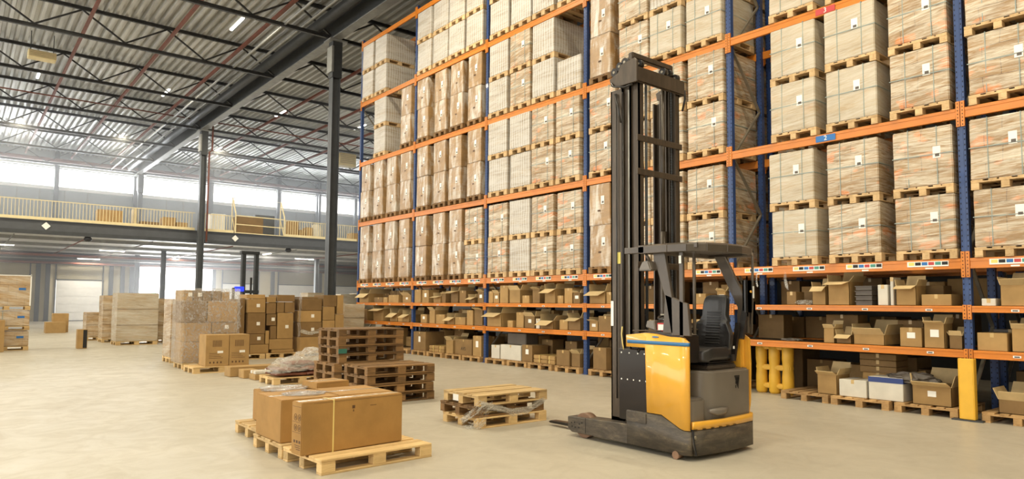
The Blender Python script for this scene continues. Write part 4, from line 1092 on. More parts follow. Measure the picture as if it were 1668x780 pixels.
def hgt(u, v):
    x = u; base = .16 + .28 * max(0, 1 - abs(u - .72) * 1.75) ** .8 + .04 * math.sin(u * 9)
    e = min(u, 1 - u, v, 1 - v)
    z = base * min(1, .25 + e * 7)
    q = noise.noise(Vector((u * 7, v * 4, 3))) * .05 + abs(noise.noise(Vector((u * 14 + v * 10, v * 3 - u * 2, 7)))) * .08
    return PH + .03 + z + q * min(1, e * 9 + .3)
vs = []
for j in range(ny + 1):
    for i in range(nx + 1):
        u, v_ = i / nx, j / ny
        vs.append((4.66 + 1.16 * u + noise.noise(Vector((v_ * 6, 1, u))) * .03, 12.64 + .76 * v_ + noise.noise(Vector((u * 6, 4, v_))) * .03, hgt(u, v_)))
m.add(vs, [(j * (nx + 1) + i, j * (nx + 1) + i + 1, (j + 1) * (nx + 1) + i + 1, (j + 1) * (nx + 1) + i) for j in range(ny) for i in range(nx)], 0, True)
tag(m.build('stretch_film_cover', M['film_milky']), 'creased milky film draped over the red-brown sacks', 'plastic film')
# small cartons beside
o = carton(4.45, 5.5, 14.62, 15.0, .003, .2, 'c', M['card'], seed=41); tag(o, 'long low brown carton lying on the floor behind the filmed sacks', 'box')
o = carton(4.58, 4.86, 14.18, 14.5, .003, .17, 'c', M['card'], seed=42); tag(o, 'small brown carton on the floor before the long low carton', 'box')
o = carton(4.66, 5.02, 13.74, 14.1, .003, .11, 'c', M['card'], seed=43); tag(o, 'smallest brown carton on the floor next to the filmed sacks', 'box')
o = carton(4.68, 4.98, 13.78, 14.08, .116, .06, 'c', M['tub'], seed=44); tag(o, 'thin pale carton lying on the smallest brown carton', 'box')

# pallet with the two printed cartons
pal(0, 4.02, 15.72, 0, 'pallet carrying the two printed tall cartons', s=(1, 1, 1))
for k, (xa, xb) in enumerate(((4.27, 4.76), (4.77, 5.2))):
    cx = (xa + xb) / 2; hx = (xb - xa) / 2
    o = MB().box(-hx, hx, -.26, .26, 0, .68).build('printed_carton', M['card'], loc=(cx, 16.02, PH + .002), bevel=.006)
    p = MB()
    for j in range(9): p.box(-.1 + j * .022, -.09 + j * .022, -.2612, -.26, .42, .56)
    for j in range(4): p.box(-.17, .12 - j * .04, -.2612, -.26, .17 + j * .035, .178 + j * .035)
    for j in range(4): p.box(-.16 + j * .075, -.13 + j * .075, -.2612, -.26, .06, .1)
    p.build('printed_marks', M['print'], o)
    MB().box(.0, .12, -.2625, -.2605, .28, .33).build('paper_label', M['paper'], o)
    tag(o, ('brown carton with printed barcode, the one nearer the big film-wrapped load', 'brown carton with printed barcode, the one nearer the loose carton wall')[k], 'box', 'two printed cartons on a pallet')

# big film-wrapped load: separate cartons inside clear film
def carton_group(L, y, d, tagf, z0=PH + .003, seed=0, mat='card'):
    rr = random.Random(seed)
    zmin = min(b[2] for b in L)
    for i, (xa, xb, za, zb) in enumerate(L):
        dd = d + rr.uniform(-.04, .0); yo = rr.uniform(0, .015)
        o = MB().box(-(xb - xa) / 2 + .004, (xb - xa) / 2 - .004, 0, dd, 0, zb - za - .003).build('carton', M[rr.choice([mat, mat, 'card_dark' if mat == 'card' else mat])], loc=((xa + xb) / 2, y + yo, za), bevel=.008)
        tag(o, tagf(i), 'box')
        if (zb - za) > .2 and rr.random() < .28: MB().box(.0, .09, -.003, .001, (zb - za) * .4, (zb - za) * .4 + .09).build('paper_label', M['paper'], o)
WB = [(4.07, 4.69, PH + .003, .615), (4.70, 5.29, PH + .003, .795), (4.09, 4.69, .62, 1.06), (4.70, 5.28, .80, 1.06), (4.07, 4.58, 1.065, 1.555), (4.59, 5.27, 1.065, 1.555), (4.06, 4.26, 1.56, 1.81), (4.27, 4.47, 1.56, 1.81), (4.48, 4.67, 1.56, 1.80), (4.69, 4.89, 1.56, 1.80), (4.90, 5.08, 1.56, 1.78)]
pal(0, 4.08, 16.88, 0, 'pallet under the big film-wrapped load of cartons')
names = ['bottom big carton toward the hall', 'bottom big carton toward the loose carton wall', 'second-row big carton toward the hall', 'second-row carton toward the loose carton wall', 'third-row carton toward the hall', 'third-row wide carton toward the loose carton wall'] + [f"small top carton, {ORD[i + 1]} from the hall side," for i in range(5)]
carton_group(WB, 16.9, .76, lambda i: f"{names[i]} inside the big film-wrapped load", seed=4)
m = load_mesh('stretch_film', M['film'], .84, 1.3, 1.72, 9, .03); m.location = (4.02, 17.3, PH); tag(m, 'clear stretch film around the big load of mixed cartons', 'plastic film')

# loose carton wall and the strapped column beside it
WA = [(6.13, 6.63, 1.635, 1.75), (6.15, 6.64, 1.252, 1.63), (6.17, 6.65, .685, 1.248), (6.24, 6.64, .395, .68), (5.50, 6.22, .145, .68), (6.25, 6.76, .145, .39), (6.84, 7.47, .145, .235), (6.77, 7.44, .24, .525), (6.98, 7.44, .53, 1.248), (6.67, 6.94, 1.222, 1.53), (6.67, 6.93, 1.535, 1.69), (6.95, 7.46, 1.56, 1.75), (6.96, 7.17, 1.252, 1.55), (7.18, 7.47, 1.252, 1.55), (6.68, 6.95, .9, 1.215), (6.79, 6.965, .53, .89), (6.66, 6.765, .395, .76)]
nm = ['flat carton on top', 'top large carton toward the hall', 'second large carton toward the hall', 'labelled carton in the lower middle', 'bottom carton hidden behind the printed pair', 'bottom carton in the middle', 'flat bottom carton toward the strapped column', 'wide low carton above the bottom one', 'largest square carton', 'labelled small carton above centre', 'small top carton in the middle', 'wide top carton toward the strapped column', 'upper small carton with dark print', 'upper small carton by the strapped column', 'middle carton below the labelled small one', 'narrow upright labelled carton', 'tiny carton in the centre gap']
pal(0, 5.45, 18.85, 0, 'pallet under the loose carton wall, toward the hall'); pal(0, 6.68, 18.85, 0, 'pallet under the loose carton wall, toward the strapped column', s=(.72, 1, 1))
carton_group(WA, 18.9, .7, lambda i: f"{nm[i]} of the loose carton wall", seed=8)
o = MB().box(5.75, 6.11, 18.98, 19.6, .69, 1.62).build('dark_carton', M['card_dark'], bevel=.01); tag(o, 'dark recessed carton at the hall end of the loose carton wall', 'box')
f_ = film_rope('film_curtain', [(5.92, 18.86, 1.75), (5.93, 18.87, 1.4), (5.9, 18.86, 1.0), (5.92, 18.86, .8)], .05, 'silvery film strip hanging beside the big film-wrapped load', 21, 'film_silver')
WBB = [(7.58, 8.19, 1.313, 1.65), (7.57, 8.18, .985, 1.31), (7.57, 8.19, .573, .98), (7.57, 8.2, .145, .57), (8.22, 8.64, 1.43, 1.76), (8.65, 8.85, 1.21, 1.76), (8.22, 8.58, 1.033, 1.425), (8.22, 8.59, .145, 1.03), (8.6, 8.87, .145, 1.2), (7.46, 7.93, 1.81, 1.86)]
nm2 = ['top wide carton', 'second wide carton', 'third wide carton', 'bottom wide carton', 'tall-printed top carton', 'narrow labelled end carton', 'middle carton beside the wide ones', 'large lower carton', 'lower end carton nearest the rack', 'flat board lying on top']
WBB[-1] = (7.6, 8.07, 1.653, 1.70)
pal(0, 7.5, 18.65, 0, 'pallet under the strapped column of wide cartons', s=(1.15, 1, 1))
carton_group(WBB, 18.7, .7, lambda i: f"{nm2[i]} of the strapped column before the rack", seed=12)
film_rope('film_curtain', [(7.52, 18.66, 1.8), (7.53, 18.66, 1.4), (7.5, 18.66, 1.0), (7.52, 18.66, .5)], .035, 'silvery film strip hanging between carton wall and strapped column', 31, 'film_silver')
film_rope('hanging_film', [(10.80, 6.02, 2.08), (10.79, 6.02, 1.95), (10.8, 5.98, 1.8)], .03, 'clear film scrap hanging from the labelled beam above the upper shelf, second nearest bay', 51)
film_rope('hanging_film', [(10.80, 6.55, 2.08), (10.79, 6.55, 1.95), (10.8, 6.53, 1.85)], .015, 'smaller clear film scrap hanging from the labelled beam next to the upright', 52)
film_rope('film_strip', [(7.56, 18.66, .75), (7.8, 18.65, .68), (8.1, 18.65, .72), (8.2, 18.65, .8)], .04, 'pale film twisted across the wide cartons of the strapped column', 33, 'film_milky')
# narrow wrapped stack behind
def floor_load(x, y, wx, wy, h, lab, mat='wrapF', seed=1, pallet=True, plab=None, cat='wrapped load'):
    z = 0
    if pallet:
        pal(0, x, y, 0, plab, s=(wx / 1.2, wy / .8, 1)); z = PH + .002
    o = load_mesh('wrapped_floor_load', M[mat], wy, wx, h - z, seed, .02); o.location = (x, y + wy / 2, z)
    for k in range(1, max(2, int((h - z) / .45))):
        zz = k * (h - z) / max(2, int((h - z) / .45)); MB().box(-.004, wx + .004, -wy / 2 - .016, -wy / 2 - .004, zz - .004, zz + .004).build('carton_gap', M['print'], o)
    tag(o, lab, cat); return o
floor_load(4.25, 18.82, 1.0, .8, 1.6, 'film-wrapped carton stack between the hazy block and the big load', seed=3, plab='pallet under the narrow film-wrapped stack')
floor_load(4.42, 27.3, 1.32, 1.0, 1.83, 'wide hazy film-wrapped block standing alone behind', mat='wrapC2', seed=4, plab='pallet under the wide hazy block')
floor_load(4.3, 29.4, .75, .9, 1.75, 'narrow wrapped stack just behind the wide hazy block', seed=5, plab='pallet under the narrow stack behind the hazy block')
floor_load(4.02, 31.2, .8, .9, 1.1, 'low wrapped stack farthest toward the loading door', seed=6, plab='pallet under the low wrapped stack')
floor_load(5.9, 28.4, .9, .9, 1.65, 'wrapped stack behind the hazy block on the rack side', seed=7, plab='pallet under the wrapped stack on the rack side')
o = carton(3.12, 3.40, 26.0, 26.3, .003, .62, 'c', M['card'], seed=61); tag(o, 'narrow upright box standing alone on the open floor', 'box')
MB().box(.02, .13, -.152, -.149, .02, .6).build('black_panel', M['black'], o)
o = carton(3.4, 4.22, 39.2, 39.9, .003, .52, 'c', M['card'], seed=62); tag(o, 'wide brown carton on the open floor before the loading door', 'box')
o = carton(3.75, 4.4, 39.95, 40.6, .003, .92, 'c', M['card'], seed=63); tag(o, 'taller brown carton behind the wide one before the loading door', 'box')
# load at the hall side edge, two tall tiers
lx0 = .65
for k, (z0, h) in enumerate([(0, .52), (.62, .52), (1.24, .97)]):
    pal(0, lx0, 26.1, z0, f"pallet in the strapped load by the open hall, {('bottom', 'middle', 'upper')[k]} one", s=(1.0, 1, .95))
    o = load_mesh('strapped_load', M['wrapF'], .8, 1.19, h - .03, 40 + k, .012); o.location = (lx0, 26.5, z0 + PH); 
    if k < 2: o.scale = (1, 1, .93)
    MB().box(.88, 1.06, -.418, -.412, h * .5, h * .5 + .07).build('blue_print', M['label_blue'], o)
    if k < 2: MB().box(.5, .515, -.42, -.413, 0, h - .03).build('strap', M['strap'], o)
    if k == 2: MB().box(1.165, 1.2, -.425, -.40, 0, h).box(0, 1.2, -.425, -.41, h - .05, h - .02).build('white_edge_board', M['paper'], o)
    tag(o, f"{('bottom', 'middle', 'tall top')[k]} wrapped block of the load standing by the open hall", 'wrapped load')
o = carton(.75, 1.2, 25.45, 25.85, .003, .95, 'c', M['card'], seed=71); tag(o, 'upright brown carton leaning close to the load by the open hall', 'box')
# wrapped goods beyond the rack end
rr = random.Random(9)
for i, (x, y, h) in enumerate([(9.05, 20.6, 1.55), (9.9, 20.9, 1.5), (11.3, 26.2, 1.2), (12.4, 26.5, 1.9), (11.4, 27.5, 1.95), (13.4, 27.0, 1.95)]):
    floor_load(x, y, .75 if i < 2 else .9, .8, h, f"silvery wrapped stack beyond the rack end, {ORD[i + 1]} from the strapped column", mat='wrapC2', seed=70 + i, plab=f"pallet beyond the rack end, {ORD[i + 1]} from the strapped column")
# ------------------------------------------------------------------ reach truck
FO = (6.21, 5.0, 0)
tr = root('reach_truck', FO)
def P_(*a): return MB(FO)
def part(m, name, mat, bevel=0, seg=1, par=None):
    return m.build(name, mat, par or tr, bevel=bevel, seg=seg)
def sub(m, name, mat, par, bevel=0, seg=1): return m.build(name, mat, par, bevel=bevel, seg=seg)
def wall_strip(path, th, mat_i=0, m=None):
    """path: (x, y, zb, zt, nx, ny) columns; outward normal n; closed slab of thickness th inward"""
    m = m or MB(FO); b = len(m.v); n = len(path)
    for x, y, zb, zt, nx, ny in path:
        m.v += [Vector((x, y, zb)) - m.o, Vector((x, y, zt)) - m.o, Vector((x - nx * th, y - ny * th, zt)) - m.o, Vector((x - nx * th, y - ny * th, zb)) - m.o]
    for i in range(n - 1):
        for k in range(4):
            l = (k + 1) % 4
            m.f.append([b + i * 4 + k, b + (i + 1) * 4 + k, b + (i + 1) * 4 + l, b + i * 4 + l]); m.m.append(mat_i); m.sm.append(k in (0, 2))
    m.f.append([b + k for k in range(4)]); m.f.append([b + (n - 1) * 4 + k for k in (3, 2, 1, 0)]); m.m += [mat_i] * 2; m.sm += [False] * 2
    return m
def plan(zf, x_off=0.0, y_min=4.10, n_corner=7, right=True):
    """truck outline seen from above: left flank, rounded rear corner, bowed rear, right corner"""
    pts = []
    L, R = 5.66 + x_off, 6.80 - x_off
    for y in (5.0, 4.74, 4.72, 4.62, 4.53, 4.42, 4.30): pts.append((L, y, -1, 0))
    for k in range(1, n_corner + 1):
        a = PI + (PI / 2) * k / n_corner * .92
        cx, cy, r = L + .09, 4.27, .09
        pts.append((cx + r * math.cos(a), cy + r * math.sin(a) * 1.15, math.cos(a), math.sin(a)))
    x0, y0 = pts[-1][0], pts[-1][1]
    for k in range(1, 9):
        t_ = k / 8; x = x0 + (R - .1 - x0) * t_; y = y0 - .035 * math.sin(t_ * PI) - .02 * t_; nn = Vector((-.25 + .5 * t_, -1)).normalized(); pts.append((x, y, nn.x, nn.y))
    xe, ye = pts[-1][0], pts[-1][1]
    for k in range(1, 5):
        a = k / 4; pts.append((xe + .1 * math.sin(a * PI / 2), ye + .12 * (1 - math.cos(a * PI / 2)), math.sin(a * PI / 2), -math.cos(a * PI / 2)))
    for y in (4.5, 5.0): pts.append((R, y, 1, 0))
    return pts
PL = plan(0)
def zlow(x, y):          # lower edge of the yellow flank panel
    if x < 5.67:
        if y >= 4.72: return 1.09
        if y >= 4.53: return .42
        return .42 - (4.53 - y) / .13 * .06
    return .30
nL = 7 + 4               # panel runs round the rear corner a little
path = []
for i, (x, y, nx, ny) in enumerate(PL[:nL]):
    zt = 1.215 + .03 * math.sin(max(0, min(1, (5.0 - y) / .55)) * PI)
    if i >= 7: zt = 1.22 - (i - 6) * .012
    zb = 1.09 if y >= 4.74 else (.42 if y >= 4.53 else max(.30, .42 - (4.53 - y) * .468))
    if i >= 8: zb = .30
    path.append((x, y, zb, zt, nx, ny))
yp = part(wall_strip(path, .05), 'side_panel', M['yel'])
sp_ = []
for x, y, zb, zt, nx, ny in path: sp_.append((x + nx * .0025, y + ny * .0025, 1.128, 1.165, nx, ny))
sp_[0] = (5.6575, 4.985, 1.128, 1.165, -1, 0)
sub(wall_strip(sp_, .002), 'blue_stripe', M['stripe_blue'], yp)
e = MB(FO)
e.prism([(4.60 + .045 * math.cos(a * PI / 8), 1.208 + .008 * math.sin(a * PI / 8)) for a in range(16)], 0, 5.656, 5.6605)
sub(e, 'blue_badge', M['stripe_blue'], yp)
# scuffed lower skirt and rear bumper
m = MB(FO); sk = []
for i, (x, y, nx, ny) in enumerate(PL[:nL + 1]):
    zt = .412 if y >= 4.53 else max(.292, .412 - (4.53 - y) * .468)
    if i >= 8: zt = .292
    sk.append((x - nx * .004, y - ny * .004, .055, zt, nx, ny))
part(wall_strip(sk, .06), 'skirt', M['scuff'])
bp = []
for i, (x, y, nx, ny) in enumerate(PL[nL:-1]):
    zb = .052 + max(0, .12 - i * .06); bp.append((x - nx * .002, y - ny * .002, zb, .30, nx, ny))
rb = part(wall_strip(bp, .04), 'rear_bumper', M['scuff'])
x, y, nx, ny = PL[nL]
sub(MB(FO).bar((x + nx * .001, y + ny * .001 - .002, .31), (x + .01, y - .005, .19), .008, .02, up=(0, 1, 0)).bar((x + .01, y - .005, .19), (PL[nL + 2][0], PL[nL + 2][1] - .004, .06), .008, .02, up=(0, 1, 0)), 'panel_gap', M['black'], rb)
x, y = PL[nL + 1][0], PL[nL + 1][1]
sub(MB(FO).tube([(x + .01, y - .012, .235), (x + .01, y + .03, .235)], .018, 10), 'bumper_bolt', M['galv'], rb)
sill = []
for x, y, nx, ny in PL[nL:-1]: sill.append((x, y, .306, .385, nx, ny))
sl = part(wall_strip(sill, .03), 'rear_sill', M['yel'])
for k in range(8):
    x, y, nx, ny = PL[nL + k]; sub(MB(FO).box(x - .03, x + .02, y - .006, y + .01, .309, .313), 'sill_slot', M['black'], sl)
# right flank
part(MB(FO).prism([(5.0, .3), (4.24, .3), (4.21, .5), (4.20, .9), (4.21, 1.18), (4.30, 1.24), (5.0, 1.24)], 0, 6.765, 6.80), 'right_panel', M['yel'], .006, 2)
part(MB(FO).box(6.70, 6.765, 4.26, 4.95, .86, 1.22), 'inner_trim', M['yel'], .01, 2)
# chassis
part(MB(FO).box(5.68, 6.76, 4.24, 5.0, .07, .30), 'chassis', M['truck'], .01)
part(MB(FO).box(5.72, 6.72, 4.2, 4.7, .30, .345), 'footwell_floor', M['truck'], .01)
for nm, a, b in (('left', 5.665, 5.87), ('right', 6.57, 6.775)):
    lg = part(MB(FO).prism([(5.915, .095), (5.85, .055), (4.38, .055), (4.38, .285), (5.915, .228)], 0, a, b), 'support_leg', M['scuff'], .006)
    if nm == 'left':
        for k, (yy, zz) in enumerate([(5.85, .16), (5.80, .17), (5.72, .16), (5.84, .12), (5.79, .115), (5.73, .12), (5.68, .18)]):
            sub(MB(FO).tube([(a - .003, yy, zz), (a + .004, yy, zz)], .009, 8), 'leg_bolt', M['black'], lg)
        sub(MB(FO).box(a - .002, a + .002, 5.62, 5.625, .07, .24), 'weld_line', M['black'], lg)
    wh = part(MB(FO).tube([(a + .05, 5.70, .142), (a + .16, 5.70, .142)], .141, 28), 'load_wheel', M['rubber'])
    sub(MB(FO).tube([(a + .045, 5.70, .142), (a + .165, 5.70, .142)], .055, 16), 'wheel_hub', M['truck'], wh)
part(MB(FO).box(5.655, 5.70, 4.72, 5.01, .288, .415), 'hip_cover', M['scuff'], .012, 2)
cw = part(MB(FO).tube([(5.66, 4.36, .042), (5.74, 4.36, .042)], .041, 14), 'castor', M['rubber'])
sub(MB(FO).box(5.675, 5.73, 4.34, 4.38, .04, .1), 'castor_fork', M['truck'], cw)
part(MB(FO).tube([(6.34, 4.36, .165), (6.42, 4.36, .165)], .163, 26), 'drive_wheel', M['rubber'])
# battery box
bb = part(MB(FO).box(5.685, 6.735, 4.725, 5.13, .30, 1.065), 'battery_box', M['blk'], .008)
for k, (yy, zz) in enumerate([(5.09, 1.02), (4.98, 1.02), (4.86, 1.02), (4.77, 1.02)] + [(5.09 - j * .085, .735) for j in range(5)]):
    sub(MB(FO).tube([(5.683, yy, zz), (5.688, yy, zz)], .0085, 8), 'bolt', M['paper'], bb)
part(MB(FO).tube([(5.69, 5.06, 1.05), (5.68, 5.07, 1.12), (5.70, 5.1, 1.22), (5.70, 5.09, 1.3)], .007, 8), 'striped_hose', M['strap_y'])
part(MB(FO).tube([(5.70, 4.86, 1.06), (5.68, 4.85, 1.10), (5.68, 4.83, 1.06), (5.68, 4.85, 1.03), (5.685, 4.87, 1.06)], .006, 8), 'battery_cable', M['black'])
# console
part(MB(FO).prism([(4.995, 1.07), (4.995, 1.222), (4.7, 1.262), (4.45, 1.262), (4.32, 1.23), (4.30, .95), (4.7, .95), (4.72, 1.07)], 0, 5.72, 6.02), 'console', M['blk'], .012, 2)
part(MB(FO).prism([(4.95, 1.255), (4.62, 1.262), (4.62, 1.275), (4.95, 1.268)], 0, 5.7, 6.6), 'console_lid', M['truck'], .01)
part(MB(FO).box(5.95, 6.5, 4.66, 4.9, 1.07, 1.34), 'dashboard', M['blk'], .05, 3)
kp = part(MB(FO).box(5.78, 5.93, 4.50, 4.68, 1.262, 1.35), 'document_tray', M['label_red'], .008)
sub(MB(FO).box(5.776, 5.779, 4.53, 4.66, 1.275, 1.335), 'document_sheet', M['paper'], kp)
part(MB(FO).prism([(4.68, 1.265), (4.82, 1.30), (4.80, 1.37), (4.70, 1.38)], 0, 5.76, 5.9), 'armrest_display', M['plastic'], .01)
wp = [(5.95 + .15 * math.cos(a * PI / 10), 4.60 + .15 * math.sin(a * PI / 10), 1.42 + .035 * math.cos(a * PI / 10)) for a in range(21)]
sw = part(MB(FO).tube(wp, .014, 8, cap=False), 'steering_wheel', M['vinyl'])
sub(MB(FO).tube([(5.95, 4.60, 1.27), (5.95, 4.60, 1.41)], .03, 10), 'steering_column', M['blk'], sw)
# seat pedestal, step
def rounded(x0, x1, y0, y1, r, n=6):
    p = []
    for cx, cy, a0 in ((x0 + r, y0 + r, PI), (x1 - .06, y0 + .06, 1.5 * PI), (x1 - .02, y1 - .02, 0), (x0 + .05, y1 - .05, PI / 2)):
        rr_ = {PI: r, 1.5 * PI: .06, 0: .02}.get(a0, .05)
        for k in range(n + 1):
            a = a0 + PI / 2 * k / n; p.append((cx + rr_ * math.cos(a), cy + rr_ * math.sin(a)))
    return p
pd = part(MB(FO).prism(rounded(5.93, 6.755, 4.185, 4.7, .2), 2, .345, .865, smooth=False), 'seat_pedestal', M['plastic'], .035, 3)
for k in range(5):
    hh = .115 * (1 - k / 5.5)
    for q in range(3):
        if hh - q * .04 > .02: sub(MB(FO).box(6.46 + k * .014 + 0, 6.468 + k * .014, 4.179, 4.19, .80 - .02 - q * .04 - .03, .80 - .02 - q * .04), 'vent_slot', M['black'], pd)
sub(MB(FO).prism([(6.44, .80), (6.53, .80), (6.505, .66)], 1, 4.179, 4.19), 'vent_triangle', M['black'], pd)
part(MB(FO).prism(rounded(5.72, 5.965, 4.2, 4.68, .05), 2, .345, .60), 'step', M['plastic'], .02, 2)
part(MB(FO).tube([(5.98, 4.185, .47), (6.08, 4.165, .455), (6.2, 4.165, .455), (6.3, 4.175, .47)], [.015, .04, .04, .012], 10), 'pedestal_lip', M['plastic'])
# seat facing the left side
st = part(MB(FO).box(6.08, 6.6, 4.26, 4.64, .868, .91), 'seat_base', M['truck'], .012, 2)
for k in range(3): sub(MB(FO).box(6.1 + k * .012, 6.58 - k * .01, 4.27, 4.63, .912 + k * .022, .928 + k * .022), 'suspension_fold', M['vinyl'], st, .006)
def cushion(name, x0, x1, y0, y1, z0, z1, fn, cuts=8):
    bm = bmesh.new(); bmesh.ops.create_cube(bm, size=1); bmesh.ops.subdivide_edges(bm, edges=bm.edges[:], cuts=cuts, use_grid_fill=True)
    for v in bm.verts:
        u, v_, w_ = v.co.x * 2, v.co.y * 2, v.co.z * 2
        L_ = (abs(u) ** 6 + abs(v_) ** 6 + abs(w_) ** 6) ** (1 / 6); u, v_, w_ = u / L_, v_ / L_, w_ / L_
        x, y, z = x0 + (u + 1) / 2 * (x1 - x0), y0 + (v_ + 1) / 2 * (y1 - y0), z0 + (w_ + 1) / 2 * (z1 - z0)
        v.co = Vector(fn(x, y, z, u, v_, w_)) - Vector(FO)
    for f in bm.faces: f.smooth = True
    me = bpy.data.meshes.new(name); bm.to_mesh(me); bm.free(); me.materials.append(M['vinyl'])
    o = bpy.data.objects.new(name, me); COL.objects.link(o); o.parent = tr; return o
cushion('seat_cushion', 5.98, 6.52, 4.22, 4.68, .96, 1.09, lambda x, y, z, u, v, w: (x, y, z + .03 * abs(v) ** 3 * (w > 0) - .02 * (u < -.6)))
def backf(x, y, z, u, v, w):
    t_ = (z - 1.03) / .62
    wd = 1.0 if t_ < .32 else max(.60, 1 - (t_ - .32) / .33 * .40)
    yc = 4.45; y = yc + (y - yc) * wd
    wing = -.07 * abs(v) ** 3 * (1 if t_ < .55 else .4)
    rib = .006 * math.sin(z * 160) if abs(v) < .5 and .12 < t_ < .75 and u < 0 else 0
    return (x + t_ * .09 + wing - rib, y, z)
bk = cushion('seat_backrest', 6.42, 6.52, 4.20, 4.70, 1.03, 1.655, backf, 26)
rib = MB(FO)
for k in range(13):
    z = 1.12 + k * .028; t_ = (z - 1.03) / .62; rib.box(6.412 + t_ * .09, 6.425 + t_ * .09, 4.36, 4.54, z, z + .017)
sub(rib, 'rib', M['vinyl'], bk, .004)
part(MB(FO).box(6.12, 6.46, 4.66, 4.72, 1.13, 1.18), 'armrest', M['vinyl'], .02, 2)
part(MB(FO).bar((6.5, 4.235, .95), (6.6, 4.235, 1.35), .05, .03), 'seat_lever_bracket', M['blk'])
bu = part(MB(FO).box(6.43, 6.47, 4.195, 4.215, .95, 1.02), 'belt_buckle', M['vinyl']); sub(MB(FO).box(6.44, 6.46, 4.188, 4.195, 1.08, 1.11), 'label', M['paper'], bu)
# overhead guard
gp = [(5.60, 4.76), (5.60, 4.40), (5.66, 4.20), (5.80, 4.06), (6.05, 3.99), (6.30, 3.985), (6.55, 4.03), (6.74, 4.13), (6.82, 4.26), (6.83, 4.76)]
g1 = MB(FO); inner = [(6.21 + (x - 6.21) * .90, 4.42 + (y - 4.42) * .88) for x, y in gp]
n = len(gp)
for i in range(n - 1):
    a, b, c, d = gp[i], gp[i + 1], inner[i + 1], inner[i]
    g1.add([(a[0], a[1], 2.075), (b[0], b[1], 2.075), (c[0], c[1], 2.085), (d[0], d[1], 2.085), (a[0], a[1], 2.155), (b[0], b[1], 2.155), (c[0], c[1], 2.175), (d[0], d[1], 2.175)],
           [(0, 1, 2, 3), (7, 6, 5, 4), (0, 4, 5, 1), (1, 5, 6, 2), (2, 6, 7, 3), (3, 7, 4, 0)], 0, False)
g1.box(5.60, 6.83, 4.70, 4.78, 2.08, 2.165)
gd = part(g1, 'overhead_guard', M['truck'], .006)
for k in range(8): sub(MB(FO).bar((5.72 + k * .145, 4.72, 2.14), (5.72 + k * .145, 4.05 + abs(k - 3.5) * .018, 2.14), .02, .045), 'guard_bar', M['truck'], gd)
part(MB(FO).box(5.60, 5.66, 4.7, 4.97, 2.085, 2.15), 'guard_nose', M['truck'], .004)
def plate(pts, x0, x1, name): return part(MB(FO).prism(pts, 0, x0, x1), name, M['truck'], .005)
plate([(4.66, 2.09), (4.50, 2.09), (4.41, 1.62), (4.40, 1.25), (4.53, 1.25), (4.50, 1.62)], 5.69, 5.73, 'front_pillar')
plate([(4.50, 1.65), (4.22, 1.55), (4.19, 1.23), (4.42, 1.23), (4.47, 1.5)], 5.69, 5.73, 'pillar_plate')
pp = part(MB(FO).box(5.69, 5.72, 4.27, 4.32, 1.22, 2.09), 'guard_post', M['truck'], .004); sub(MB(FO).box(5.676, 5.68, 4.28, 4.31, 1.96, 2.04), 'label', M['paper'], pp)
part(MB(FO).tube([(5.78, 4.20, 1.25), (5.78, 4.20, 2.09)], .017, 10), 'grab_rail', M['truck'])
plate([(4.62, 2.09), (4.48, 2.09), (4.20, 1.55), (4.20, 1.24), (4.33, 1.24), (4.33, 1.52)], 6.74, 6.78, 'rear_pillar')
part(MB(FO).tube([(6.80, 4.20, 1.23), (6.80, 4.18, 1.6), (6.80, 4.17, 2.09)], .014, 10), 'rear_rod', M['truck'])
def pad(x0, x1, y0, y1, z0, z1, nm): return part(MB(FO).box(x0, x1, y0, y1, z0, z1), nm, M['vinyl'], .045, 4)
hp = pad(6.66, 6.75, 4.13, 4.24, 1.42, 1.86, 'side_cushion'); sub(MB(FO).tube([(6.69, 4.125, 1.69), (6.69, 4.135, 1.69)], .014, 10), 'amber_light', M['yel'], hp)
sub(MB(FO).box(6.725, 6.745, 4.122, 4.13, 1.62, 1.75), 'label', M['paper'], hp)
pad(6.79, 6.86, 4.16, 4.30, 1.30, 1.62, 'side_cushion')
part(MB(FO).bar((6.62, 4.22, 1.18), (6.76, 4.22, 1.58), .07, .04), 'belt_arm', M['vinyl'])
wl_ = part(MB(FO).prism([(4.62, 1.90), (4.80, 1.90), (4.74, 2.0), (4.66, 2.0)], 0, 5.62, 5.74), 'work_light', M['plastic'], .012, 2)
sub(MB(FO).tube([(5.67, 4.68, 2.0), (5.66, 4.72, 2.08)], .018, 8), 'light_bracket', M['truck'], wl_)
part(MB(FO).bar((5.70, 4.40, 1.44), (5.70, 4.56, 1.44), .014), 'handle', M['galv'])
